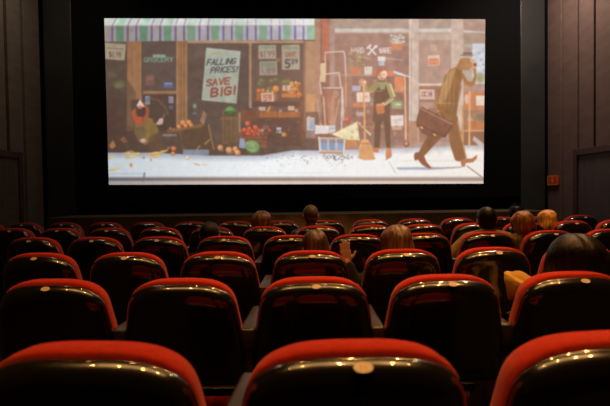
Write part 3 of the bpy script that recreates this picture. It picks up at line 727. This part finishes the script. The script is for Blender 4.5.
def projection_screen():
    TL, TR, BR, BL = (104.2, 18.3), (485.3, 19.2), (483.4, 183.6), (108.9, 184.8)
    NU, NV = 763, 335
    u = np.linspace(0, 1, NU)[None, :, None]
    v = np.linspace(0, 1, NV)[:, None, None]
    P = (np.array(TL) * (1 - u) + np.array(TR) * u) * (1 - v) + (np.array(BL) * (1 - u) + np.array(BR) * u) * v
    px, py = P[..., 0], P[..., 1]
    # colours, bilinear
    gx, gy = np.clip((px - RX0) * SS - .5, 0, IW - 1.01), np.clip((py - RY0) * SS - .5, 0, IH - 1.01)
    ix, iy = gx.astype(int), gy.astype(int)
    fx, fy = (gx - ix)[..., None], (gy - iy)[..., None]
    col = (IMG[iy, ix] * (1 - fx) + IMG[iy, ix + 1] * fx) * (1 - fy) + (IMG[iy + 1, ix] * (1 - fx) + IMG[iy + 1, ix + 1] * fx) * fy
    col = np.clip(col / 255, 0, 1)
    lin = np.where(col <= .04045, col / 12.92, ((col + .055) / 1.055) ** 2.4)
    # positions on the wall plane
    f, r, uu = np.array(_f), np.array(_r), np.array(_u)
    D = f + r * ((px[..., None] - CX) / FPX) + uu * ((CY - py[..., None]) / FPX)
    pos = np.array(EYE) + D * (SCR_Y / D[..., 1:2])
    o0 = Vector(((pos[0, 0, 0] + pos[0, -1, 0]) / 2, SCR_Y, float(pos[-1, 0, 2])))
    pos = pos - np.array(o0)
    me = bpy.data.meshes.new('screen_surface')
    idx = np.arange(NU * NV).reshape(NV, NU)
    q = np.stack([idx[:-1, :-1], idx[1:, :-1], idx[1:, 1:], idx[:-1, 1:]], -1).reshape(-1)
    nf = (NU - 1) * (NV - 1)
    me.vertices.add(NU * NV)
    me.vertices.foreach_set('co', pos.reshape(-1).astype(np.float32))
    me.loops.add(nf * 4)
    me.loops.foreach_set('vertex_index', q.astype(np.int32))
    me.polygons.add(nf)
    me.polygons.foreach_set('loop_start', np.arange(0, nf * 4, 4, dtype=np.int32))
    me.update(calc_edges=True)
    at = me.color_attributes.new('film', 'FLOAT_COLOR', 'POINT')
    at.data.foreach_set('color', np.concatenate([lin, np.ones(lin.shape[:2] + (1,))], -1).reshape(-1).astype(np.float32))
    m = bpy.data.materials.new('projected_film')
    m.use_nodes = True
    nt = m.node_tree
    b = nt.nodes['Principled BSDF']
    b.inputs['Base Color'].default_value = (.02, .02, .02, 1)
    b.inputs['Roughness'].default_value = .9
    b.inputs['Specular IOR Level'].default_value = 0.05
    a = nt.nodes.new('ShaderNodeAttribute')
    a.attribute_name = 'film'
    nt.links.new(a.outputs['Color'], b.inputs['Emission Color'])
    b.inputs['Emission Strength'].default_value = 1.0
    root = tag(empty('projection_screen', o0), 'large cinema screen showing an animated street of shops, mounted on the front wall', 'screen')
    link('screen_surface', me, m, root)
    # black masking cloth around and behind the picture
    bm = bmesh.new()
    W, H = (pos[0, -1, 0] - pos[0, 0, 0]) / 2, pos[0, :, 2].max()
    zb = -.33
    x0, x1 = xb + .02 - o0.x, xc - .02 - o0.x
    add_box(bm, (x0, .012, zb), (x1, .09, CEIL - o0.z - .03))
    o = obj('masking_cloth', bm, M_BLACK, root, smooth=False)
    return root


projection_screen()


# ------------------------------------------------------------------ cinema seats
A0, NTOP = 0.226, 3.0


def outline(ztop, zbot, a0, b, slope, n=26, amax=.272):
    """half-outline of a seat back, centre top round to centre bottom, mirrored to a closed loop (x, z)"""
    def wid(z):
        return min(amax, a0 + slope * max(0, (ztop - .02) - z))
    pts = []
    for i in range(n + 1):
        th = PI / 2 * (1 - i / n)
        x = math.copysign(abs(math.cos(th)) ** (2 / NTOP), math.cos(th))
        z = ztop - b + b * abs(math.sin(th)) ** (2 / NTOP)
        pts.append((x * wid(z), z))
    zs = [ztop - b - (ztop - b - zbot - .05) * k / 8 for k in range(1, 9)]
    pts += [(wid(z), z) for z in zs]
    wb = wid(zbot)
    for k in range(1, 7):
        t = PI / 2 * k / 6
        pts.append((wb - .05 + .05 * math.cos(t), zbot + .05 - .05 * math.sin(t)))
    for k in range(1, 5):
        pts.append(((wb - .05) * (1 - k / 4), zbot))
    loop = pts + [(-x, z) for x, z in reversed(pts[1:-1])]
    return loop


def inset_loop(loop, d):
    n = len(loop)
    out = []
    for i in range(n):
        (x0, z0), (x1, z1), (x2, z2) = loop[i - 1], loop[i], loop[(i + 1) % n]
        tx, tz = x2 - x0, z2 - z0
        L = math.hypot(tx, tz) or 1
        out.append((x1 + tz / L * d, z1 - tx / L * d))
    return out


def pad(loop, sections, bulge0=0.0, bulge1=0.0, wrap=0.35, tilt=.17, zref=.5, taper=0.0):
    """closed body lofted through inset copies of the loop at the given depths, leaning back with height"""
    bm = bmesh.new()
    zmid = sum(p[1] for p in loop) / len(loop)
    rings = []

    ys = sections[0][0]

    def place(x, y, z):
        x *= 1 - taper * (y - ys) / .1
        return (x, y + wrap * x * x - tilt * (z - zref), z)
    for y, d in sections:
        L = inset_loop(loop, d)
        rings.append([bm.verts.new(place(x, y, z)) for x, z in L])
    n = len(loop)
    for a, b in zip(rings[:-1], rings[1:]):
        for i in range(n):
            bm.faces.new((a[i], a[(i + 1) % n], b[(i + 1) % n], b[i]))
    for ring, (y, d), bl in ((rings[0], sections[0], bulge0), (rings[-1], sections[-1], bulge1)):
        L = inset_loop(loop, d)
        prev = ring
        for s, k in ((.66, .5), (.33, .85)):
            new = [bm.verts.new(place(x * s, y + bl * k, zmid + (z - zmid) * s)) for x, z in L]
            for i in range(n):
                bm.faces.new((prev[i], prev[(i + 1) % n], new[(i + 1) % n], new[i]))
            prev = new
        c = bm.verts.new(place(0, y + bl, zmid))
        for i in range(n):
            bm.faces.new((prev[i], prev[(i + 1) % n], c))
    return bm


SEAT_GROUP = 'red and black cinema seats in rows'
ZT = 0.945


def make_seat(folded):
    t = empty('cinema_seat', (0, 0, 0))
    # local origin: the top rear edge of the shell stands over y = 0
    off = .17 * (ZT - .5) + .055
    sh = outline(ZT - .008, .46, A0, .125, .17)
    bm = pad(sh, [(off - .056, .085), (off - .0545, .064), (off - .050, .044), (off - .042, .026), (off - .031, .013), (off - .018, .004), (off - .006, 0), (off, .001)], bulge0=0)
    obj('back_shell', bm, M_SHELL, t, sharp=60)
    cu = outline(ZT + .009, .47, A0 - .001, .13, .18, amax=.272)
    bm = pad(cu, [(off + .001, .010), (off + .010, .003), (off + .030, .0), (off + .062, .0), (off + .084, .006), (off + .100, .020), (off + .108, .045)], bulge1=.018, taper=.075)
    obj('back_cushion', bm, M_RED, t, sharp=60)
    # number plaque lying on the rolled top of the shell
    p = empty('number_plaque', (0, 0, 0))
    bm = bmesh.new()
    bmesh.ops.create_cone(bm, cap_ends=True, segments=32, radius1=.0205, radius2=.0195, depth=.004, matrix=Matrix.Diagonal((1, .62, 1, 1)))
    bpy.data.objects.remove(p)
    pq = obj('number_plaque', bm, M_PLAQUE, t, sharp=30)
    pq.location = (0.010, -.0025 + .055 - .036, ZT - .0118 - .008)
    pq.rotation_euler = (math.radians(44), 0, 0)
    pq.location = PLQ
    pq.rotation_euler = (math.radians(PLQ_A), 0, 0)
    bm = bmesh.new()
    for dx in (-.005, .005):
        add_box(bm, (dx - .0014, -.006, .0018), (dx + .0014, .006, .0026))
    obj('numeral', bm, M_DIGIT, pq, smooth=False)
    # seat pad
    if folded:
        mt = Matrix.Translation((0, off + .26, .225)) @ Matrix.Rotation(math.radians(76), 4, 'X')
    else:
        mt = Matrix.Translation((0, off + .20, .40)) @ Matrix.Rotation(math.radians(3), 4, 'X')
    bm = bmesh.new(); add_box(bm, (-.205, 0, -.01), (.205, .37, .070), bev=.03, seg=3, mtx=mt); obj('seat_cushion', bm, M_RED, t)
    bm = bmesh.new(); add_box(bm, (-.200, .01, -.045), (.200, .355, -.008), bev=.015, mtx=mt); obj('seat_pan', bm, M_SHELL, t)
    # armrest on a standard, shared with the neighbour
    bm = bmesh.new(); add_box(bm, (.245, off - .02, .625), (.315, off + .42, .725), bev=.012, seg=3); obj('armrest', bm, M_ARM, t)
    bm = bmesh.new(); add_box(bm, (.258, off - .005, .0), (.302, off + .36, .622), bev=.008); obj('armrest_support', bm, M_ARM, t)
    bm = bmesh.new(); add_box(bm, (-.03, off + .12, 0), (.03, off + .20, .42), bev=.008); add_box(bm, (-.10, off + .08, 0), (.10, off + .26, .02), bev=.006); add_box(bm, (-.2, off + .13, .36), (.2, off + .17, .40), bev=.006); obj('pedestal', bm, M_METAL, t)
    return t


PLQ = (0.010, 0.0, ZT)
PLQ_A = 45
PLQ = (0.010, .0200, ZT - .0190)
PLQ_A = 38


def dup(root):
    r = root.copy()
    C.objects.link(r)
    for ch in root.children:
        c = ch.copy(); C.objects.link(c); c.parent = r
        for g in ch.children:
            d = g.copy(); C.objects.link(d); d.parent = c
    return r


# row: distance, x of the reference seat, first and last index, spacing, radius of the row
ROWS = [(0.93, .102, -1, 1, .583, 7.0), (2.0, .033, -2, 2, .580, 18.0), (2.94, .030, -3, 3, .586, 20.0), (4.02, -.127, -4, 5, .573, 20.0),
        (5.10, .134, -6, 6, .577, 20.0), (6.08, -.32, -7, 7, .580, 22.0)]
STEP = .050
ROWNAME = ['back row', 'second row from the back', 'third row from the back', 'third row from the stage', 'second row from the stage', 'front row before the stage']
ORD = ['first', 'second', 'third', 'fourth', 'fifth', 'sixth', 'seventh', 'eighth', 'ninth', 'tenth', 'eleventh', 'twelfth', 'thirteenth', 'fourteenth', 'fifteenth', 'sixteenth']


def seat_pose(row, k):
    d, x0, a, b, pitch, R_ = ROWS[row]
    x = x0 + k * pitch
    return x, d + (x + .05) ** 2 / (2 * R_), (x + .05) / R_


OCC = {(1, 2), (2, 0), (2, 1), (3, -1), (3, 3), (3, 4), (4, -1), (4, 0), (4, 4), (5, 5)}
proto = {False: make_seat(False), True: make_seat(True)}
first = {False: True, True: True}
SEATS = {}
for ri, (d, x0, ka, kb, pitch_, R_) in enumerate(ROWS):
    for n_, k in enumerate(range(ka, kb + 1)):
        fold = (ri, k) not in OCC
        o = proto[fold] if first[fold] else dup(proto[fold])
        first[fold] = False
        x, y, rz = seat_pose(ri, k)
        o.location, o.rotation_euler = (x, y, STEP if ri == 0 else 0), (0, 0, rz)
        tag(o, 'red cinema seat, %s from the slatted door side, %s' % (ORD[n_], ROWNAME[ri]), 'seat', SEAT_GROUP)
        SEATS[(ri, k)] = o
for key in ((0, -1), (1, -1)):                                  # these two have lost their number
    o = SEATS[key]
    for ch in list(o.children):
        if ch.name.startswith('number_plaque'):
            for g in list(ch.children):
                bpy.data.objects.remove(g)
            bpy.data.objects.remove(ch)
    o['label'] = o['label'].replace('red cinema seat', 'red seat without number plaque')


# ------------------------------------------------------------------ people
def capsule(bm, p, q, r0, r1, seg=14, n=3):
    p, q = Vector(p), Vector(q)
    ax = (q - p)
    L = ax.length
    ax = ax / L if L > 1e-6 else Vector((0, 0, 1))
    a = ax.orthogonal().normalized()
    b = ax.cross(a)
    prof = []
    for i in range(0, n + 1):
        t = PI / 2 * i / n
        prof.append((-math.cos(t) * r0, math.sin(t) * r0))
    for i in range(n, -1, -1):
        t = PI / 2 * i / n
        prof.append((L + math.cos(t) * r1, math.sin(t) * r1))
    rings = []
    for h, r in prof:
        c = p + ax * h
        if r < 1e-6:
            rings.append([bm.verts.new(c)])
        else:
            rings.append([bm.verts.new(c + (a * math.cos(2 * PI * j / seg) + b * math.sin(2 * PI * j / seg)) * r) for j in range(seg)])
    for A, B in zip(rings[:-1], rings[1:]):
        for j in range(seg):
            k = (j + 1) % seg
            if len(A) == 1:
                bm.faces.new((A[0], B[k], B[j]))
            elif len(B) == 1:
                bm.faces.new((A[j], A[k], B[0]))
            else:
                bm.faces.new((A[j], A[k], B[k], B[j]))


def ellipsoid(bm, c, r, mtx=None, u=20, v=14):
    m = Matrix.Translation(Vector(c)) @ Matrix.Diagonal((*r, 1))
    if mtx is not None:
        m = mtx @ m
    bmesh.ops.create_uvsphere(bm, u_segments=u, v_segments=v, radius=1.0, matrix=m)


def remeshed(name, bm, vox, m, parent, smooth_it=4):
    """fuse the overlapping volumes into one continuous skin"""
    bmesh.ops.recalc_face_normals(bm, faces=bm.faces[:])
    me = bpy.data.meshes.new(name)
    bm.to_mesh(me)
    bm.free()
    tmp = bpy.data.objects.new(name + '_tmp', me)
    C.objects.link(tmp)
    md = tmp.modifiers.new('r', 'REMESH')
    md.mode, md.voxel_size, md.use_smooth_shade = 'VOXEL', vox, True
    ms = tmp.modifiers.new('s', 'SMOOTH')
    ms.factor, ms.iterations = .5, smooth_it
    dg = bpy.context.evaluated_depsgraph_get()
    ev = tmp.evaluated_get(dg)
    out = bpy.data.meshes.new_from_object(ev)
    bpy.data.objects.remove(tmp)
    bpy.data.meshes.remove(me)
    out.name = name
    return link(name, out, m, parent)


M_SKIN = mat('warm_skin', (0.36, 0.19, 0.11), 0.5, noise=((30, 30, 30), 0.08, 3), bump=((200, 200, 200), 0.1))
M_EYE = mat('eye_white', (0.7, 0.68, 0.64), 0.2, noise=((60, 60, 60), 0.05, 2))


def hand_pts(bm, wrist, dirv, palm_n, thumb_side, curl=.25, s=1.0):
    """palm, five fingers; dirv towards the fingertips, palm_n out of the palm, thumb_side sideways"""
    d, nrm, t = Vector(dirv).normalized(), Vector(palm_n).normalized(), Vector(thumb_side).normalized()
    W = Vector(wrist)
    for k in (-1.0, -.35, .35, 1.0):
        capsule(bm, W + d * .012 * s + t * k * .020 * s, W + d * .088 * s + t * k * .032 * s, .0155 * s, .0125 * s)
    for k, L in ((1.05, .068), (.36, .077), (-.34, .072), (-1.02, .056)):
        a = W + d * .085 * s + t * k * .028 * s
        d1 = (d + t * k * .07 + nrm * curl * .4).normalized()
        b = a + d1 * L * .55 * s
        d2 = (d + t * k * .12 + nrm * curl * 1.5).normalized()
        c = b + d2 * L * .5 * s
        capsule(bm, a, b, .0098 * s, .0090 * s, seg=10)
        capsule(bm, b, c, .0090 * s, .0078 * s, seg=10)
    a = W + d * .022 * s + t * .024 * s
    b = a + (d * .6 + t * .8 + nrm * .25).normalized() * .045 * s
    c = b + (d * .85 + t * .5 + nrm * .2).normalized() * .036 * s
    capsule(bm, a, b, .0150 * s, .0115 * s, seg=10)
    capsule(bm, b, c, .0112 * s, .0092 * s, seg=10)


def hair_cap(bm, Hm, r=(.084, .102, .098), drop=0.0):
    pass


def hair_long(Hm, width, length, ridges, seed, front=.05, flare=.0, crown=.105, dm=1.45, pw=.85):
    """curtain of hair: rings round the head from the parting down to the tips, open over the face"""
    r_ = random.Random(seed)
    NA, NT = 200, 30
    ph = [r_.uniform(0, 6.28) for _ in range(4)]
    grid = []
    bm = bmesh.new()
    for i in range(NA):
        az = 2 * PI * i / NA           # 0 = face (+y)
        c = math.cos(az)
        face = max(0, min(1, (c - .35) / .4))
        face = face * face * (3 - 2 * face)
        L = length * (1 - face) + front * face + .012 * math.sin(az * 9 + ph[0])
        col = []
        for j in range(NT + 1):
            t = j / NT
            s_arc = t * (L + crown * 1.25)
            dome = crown * dm
            if s_arc < dome:
                a = s_arc / dome * PI / 2
                rr, z = math.sin(a) ** pw, crown * math.cos(a)
            else:
                rr, z = 1.0 + flare * (s_arc - dome), -(s_arc - dome)
            lump = 1 + ridges * (math.sin(az * 31 + ph[1] + 6 * z) * .22 + math.sin(az * 53 + ph[2] - 9 * z) * .18 + math.sin(az * 5 + z * 14 + ph[3]) * .3) * min(1, rr * 1.2)
            wy = width * (1.10 if c < 0 else 1.02)
            tip = 1 - .16 * max(0, (t - .75) / .25) ** 2
            x, y = math.sin(az) * width * rr * lump * tip, math.cos(az) * wy * rr * lump * tip - .012
            x += .009 * math.sin(z * 26 + az * 2 + ph[0]) * min(1, rr)
            part = -.008 * math.exp(-(math.sin(az) * rr / .12) ** 2) * max(0, 1 - rr * .3)
            col.append(bm.verts.new((x, y, z + part)) if j else None)
        grid.append(col)
    top = bm.verts.new((0, -.012, crown))
    for i in range(NA):
        k = (i + 1) % NA
        bm.faces.new((top, grid[i][1], grid[k][1]))
        for j in range(1, NT):
            bm.faces.new((grid[i][j], grid[i][j + 1], grid[k][j + 1], grid[k][j]))
    bmesh.ops.recalc_face_normals(bm, faces=bm.faces[:])
    g = bmesh.ops.solidify(bm, geom=bm.faces[:], thickness=.012)
    bmesh.ops.transform(bm, matrix=Hm, verts=bm.verts[:])
    return bm


def hair_short(Hm, vol, seed, messy):
    """close crop: a displaced shell over the skull, lower at the nape, open at face and ears"""
    r_ = random.Random(seed)
    bm = bmesh.new()
    ellipsoid(bm, (0, -.004, .022), (.083 + vol, .103 + vol, .095 + vol), u=64, v=40)
    ellipsoid(bm, (0, -.028, -.03), (.070 + vol * .6, .072 + vol * .6, .062), u=48, v=28)
    kill = [v for v in bm.verts if (v.co.y > .045 + .35 * max(0, v.co.z - .02) and v.co.z < .062) or v.co.z < -.085]
    bmesh.ops.delete(bm, geom=kill, context='VERTS')
    for v in bm.verts:
        n = (v.co - Vector((0, 0, .01))).normalized()
        v.co += n * messy * (math.sin(v.co.x * 170 + seed) * math.sin(v.co.y * 140) * .5 + r_.uniform(-.4, .6))
    if messy > .004:
        for _ in range(46):
            az, el = r_.uniform(0, 2 * PI), r_.uniform(.25, 1.45)
            n = Vector((math.cos(az) * math.cos(el), math.sin(az) * math.cos(el), math.sin(el)))
            if n.y > .5 and n.z < .5:
                continue
            b = Vector((n.x * .085, n.y * .10, .022 + n.z * .098))
            q = b + n * r_.uniform(.016, .034) + Vector((r_.uniform(-.02, .02), r_.uniform(-.02, .02), 0))
            capsule(bm, b, q, .011, .004, seg=8, n=2)
    bmesh.ops.transform(bm, matrix=Hm, verts=bm.verts[:])
    return bm


def hair_mat(name, base, amt, rough=.42, spec=.45):
    return mat(name, base, rough, spec=spec, noise=((48, 48, 5), min(.95, amt * 1.25), 5), bump=((110, 110, 7), 0.8))


def cloth_mat(name, base, rough=.9, spec=.15):
    return mat(name, base, rough, spec=spec, noise=((26, 26, 12), .22, 4), bump=((18, 18, 10), .7))


def person(label, row, k, top_px, dy, hair, top_mat, arms=None, yaw=0.0, tilt=0.0, nod=0.0, vox=.009, cat='person', scale=1.0, arm_spread=1.0):
    """a seated figure facing the screen; top_px = crown of the head in the frame, dy = head centre ahead of the seat's top edge"""
    sx, sy, rz = seat_pose(row, k)
    hy = sy + dy
    T = at_y(top_px[0], top_px[1], hy)
    org = Vector((sx, sy + .40, 0))
    hc = T - Vector((0, 0, .122)) - org                      # head centre, local
    P = Vector((0, .02, .515))
    N = hc + Vector((-.25 * math.sin(tilt) * .4, -.02, -.125))
    S = N + Vector((0, -.0, -.075))                           # between the shoulders
    t = empty('person', org)
    tag(t, label, cat, None)
    Hm = Matrix.Translation(hc) @ Matrix.Rotation(-yaw, 4, 'Z') @ Matrix.Rotation(tilt, 4, 'Y') @ Matrix.Rotation(nod, 4, 'X')
    body, top, legs = bmesh.new(), bmesh.new(), bmesh.new()
    # head
    ellipsoid(body, (0, -.004, .022), (.077, .097, .092), Hm)
    ellipsoid(body, (0, .030, -.045), (.058, .064, .072), Hm)
    ellipsoid(body, (0, .055, -.085), (.030, .030, .026), Hm)
    capsule(body, Hm @ Vector((0, .092, .004)), Hm @ Vector((0, .108, -.030)), .011, .015)
    ellipsoid(body, (0, .090, -.068), (.026, .010, .007), Hm)
    ellipsoid(body, (0, .088, -.079), (.022, .010, .007), Hm)
    ellipsoid(body, (0, .086, .026), (.052, .014, .010), Hm)
    for s in (-1, 1):
        ellipsoid(body, (s * .083, -.006, -.010), (.013, .017, .033), Hm)
    capsule(body, N + Vector((0, .0, .05)), S, .054, .062)
    # torso: ellipsoids along the spine
    for i in range(9):
        u = i / 8
        c = P.lerp(S, u) + Vector((0, -.03 * math.sin(u * PI) * 0, 0))
        rx = [.165, .160, .150, .145, .150, .158, .165, .160, .125][i]
        ry = [.125, .118, .110, .106, .108, .112, .110, .098, .078][i]
        ellipsoid(body, c, (rx, ry, .075), u=24, v=12)
        ellipsoid(top, c, (rx + .014, ry + .014, .085), u=24, v=12)
    ellipsoid(top, S + Vector((0, 0, .022)), (.085, .080, .05))
    capsule(top, S + Vector((0, 0, .0)), N + Vector((0, -.004, .012)), .070, .064)
    ar = arms or {}
    for s in (-1, 1):
        sh = S + Vector((s * ar.get('sw', .165), 0, -.018 + ar.get('shrug', 0)))
        el, wr, hd, pn, th = ar.get(s, (P + Vector((s * .20 * arm_spread, .10, .12)), P + Vector((s * .11, .33, .075)), (-.25 * s, 1, -.1), (0, -.1, -1), (-s, .2, 0)))
        el, wr = Vector(el), Vector(wr)
        capsule(body, S + Vector((s * .07, 0, ar.get('shrug', 0))), sh, .056, .052)
        capsule(body, sh, el, .050, .040)
        capsule(body, el, wr, .040, .028)
        hand_pts(body, wr, hd, pn, th, curl=ar.get('curl', .25), s=ar.get('hs', 1.0))
        capsule(top, S + Vector((s * .06, 0, ar.get('shrug', 0) * 1.1)), sh, .070, .066)
        capsule(top, sh, el, .066, ar.get('sleeve', .055))
        capsule(top, el, el.lerp(wr, .86), ar.get('sleeve', .055), .042)
    for s in (-1, 1):
        hip, kn, an = P + Vector((s * .085, .02, -.01)), Vector((s * .12, .40, .50)), Vector((s * .11, .43, .10))
        toe = an + Vector((s * .02, .13, -.045))
        capsule(body, hip, kn, .085, .058)
        capsule(body, kn, an, .056, .038)
        capsule(body, an + Vector((0, -.02, -.05)), toe, .042, .034)
        capsule(legs, hip, kn, .097, .070)
        capsule(legs, kn, an, .070, .055)
        sb = bmesh.new()
        capsule(sb, an + Vector((0, -.03, -.047)), toe + Vector((0, .012, 0)), .052, .045)
        ellipsoid(sb, an + Vector((0, -.01, -.02)), (.052, .06, .05))
        remeshed('shoe', sb, .010, mat('black_leather', (.014, .012, .011), .4, noise=((20, 20, 20), .2, 2)), t)
    ellipsoid(legs, P + Vector((0, .0, -.02)), (.185, .14, .09))
    remeshed('body', body, vox, M_SKIN, t, 3)
    remeshed('jacket' if ar.get('jacket') else 'top', top, .011, top_mat, t, 4)
    remeshed('trousers', legs, .012, cloth_mat('dark_denim', (.016, .018, .024)), t, 4)
    for s in (-1, 1):
        eb = bmesh.new()
        ellipsoid(eb, (s * .031, .083, .006), (.0125, .0125, .010), Hm, u=12, v=8)
        obj('eye', eb, M_EYE, t)
    kind, hm = hair[0], hair[1]
    if kind == 'long':
        hb = hair_long(Hm @ Matrix.Translation((0, 0, .018)), hair[2], hair[3], hair[4], hash(label) % 97 if False else int(top_px[0]), **(hair[5] if len(hair) > 5 else {}))
    else:
        hb = hair_short(Hm, hair[2], int(top_px[0]), hair[3])
    obj('hair', hb, hm, t, sharp=80)
    return t


H_DARK = hair_mat('dark_brown_hair', (.0060, .0034, .0018), .6, .40, .16)
H_BLACK = hair_mat('near_black_hair', (.004, .004, .0045), .4, .5, .2)
H_BROWN = hair_mat('chestnut_hair', (.115, .050, .016), .7)
H_AUB = hair_mat('auburn_hair', (.20, .070, .014), .65)
H_BLOND = hair_mat('blonde_hair', (.46, .23, .045), .5)
H_OMBRE = hair_mat('dark_streaked_hair', (.060, .025, .008), .9)
H_CROP = hair_mat('cropped_brown_hair', (.05, .025, .012), .5, .6)
T_TAN = cloth_mat('tan_cotton', (.20, .135, .05))
T_MUST = cloth_mat('mustard_cotton', (.40, .24, .055))
T_BLACK = cloth_mat('black_leather_jacket', (.010, .009, .009), .45, .5)
T_DARK = cloth_mat('charcoal_wool', (.016, .014, .013))

person('person with dark cropped hair slumped low behind an empty seat, dark jacket, near the middle', 3, -1, (209.5, 221.5), .26, ('short', H_BLACK, .004, .001), T_DARK)
person('person with chin-length chestnut hair in the second row from the stage, dark top', 4, -1, (261.5, 210.5), .27, ('long', H_BROWN, .105, .13, .025), T_DARK)
person('person with cropped brown hair and one ear showing, tallest head before the dark stage', 4, 0, (310.5, 204.5), .27, ('short', H_CROP, .002, .0006), T_BLACK, yaw=-.12)
person('person with dark amber-streaked long hair sitting low, between the cropped head and raised hand', 2, 0, (316, 229.5), .25, ('long', H_OMBRE, .088, .25, .03), T_BLACK)
person('person with long brown hair raising an open hand beside the head', 2, 1, (397, 224.5), .27, ('long', H_BROWN, .106, .26, .025, {'flare': .5, 'dm': 1.65, 'pw': .9}), T_DARK, vox=.0065,
       arms={-1: ((-.285, -.17, .69), (-.345, -.18, .855), (-.12, .0, 1), (0, 1, .12), (1, .0, 0)), 'curl': .05, 'hs': .86})
person('person with short dark hair and both ears showing, in a tan jacket', 3, 3, (486.5, 206.5), .27, ('short', H_DARK, .003, .0008), T_TAN, arm_spread=1.15,
       arms={-1: ((-.300, -.17, .72), (-.21, .12, .72), (0.1, 1, 0), (0, 0, -1), (1, 0, 0)), 'jacket': True, 'sleeve': .062, 'shrug': .045, 'sw': .175})
person('person with auburn bob leaning towards the neighbour in the tan jacket', 3, 4, (523, 211.5), .29, ('long', H_AUB, .106, .13, .03, {'flare': 1.5, 'dm': 1.9, 'pw': .95, 'crown': .115}), T_TAN, tilt=-.12, arms={'shrug': .055, 'sw': .185, 'jacket': True})
person('person with tousled dark hair just visible beyond the auburn bob', 5, 5, (515.5, 205.5), .27, ('short', H_DARK, .010, .007), T_DARK)
person('person with smooth blonde bob, pale sheen down one side, beyond the auburn bob', 4, 4, (547, 209.5), .28, ('long', H_BLOND, .104, .16, .02, {'flare': .6, 'dm': 1.6, 'pw': .9}), T_DARK)
person('person with long straight dark hair in a mustard top, elbow out over the armrest', 1, 2, (574, 233), .27, ('long', H_DARK, .122, .28, .02, {'flare': .7, 'dm': 1.9, 'pw': .95}), T_MUST, vox=.0085,
       arms={-1: ((-.150, -.08, .872), (.10, .12, .74), (.2, 1, -.1), (0, 0, -1), (1, 0, 0)), 'sleeve': .054, 'hang': True})

# loose folded sleeve over that raised elbow: a creased wedge of cloth
root_ = [o for o in bpy.data.objects if o.name.startswith('person') and o.get('label', '').startswith('person with long straight dark')][0]
bm = bmesh.new()
for px_, py_, y_ in ((503.5, 272.0, 2.36), (506, 270.5, 2.44), (531, 276, 2.48), (534, 280, 2.36), (526, 286, 2.25), (508, 300, 2.34), (512, 300, 2.44), (531, 300, 2.34), (530, 296, 2.46), (504.2, 280, 2.34)):
    bm.verts.new(at_y(px_, py_, y_) - root_.location)
bmesh.ops.convex_hull(bm, input=bm.verts[:])
bmesh.ops.dissolve_degenerate(bm, dist=1e-4, edges=bm.edges[:])
bmesh.ops.bevel(bm, geom=bm.edges[:], offset=.006, segments=2, affect='EDGES', profile=.5)
bmesh.ops.subdivide_edges(bm, edges=bm.edges[:], cuts=2, use_grid_fill=True)
for v in bm.verts:
    v.co += Vector((1, 1, 1)) * .0022 * math.sin(v.co.x * 160 + v.co.z * 110) * math.sin(v.co.y * 120)
obj('sleeve', bm, T_MUST, root_, sharp=50)
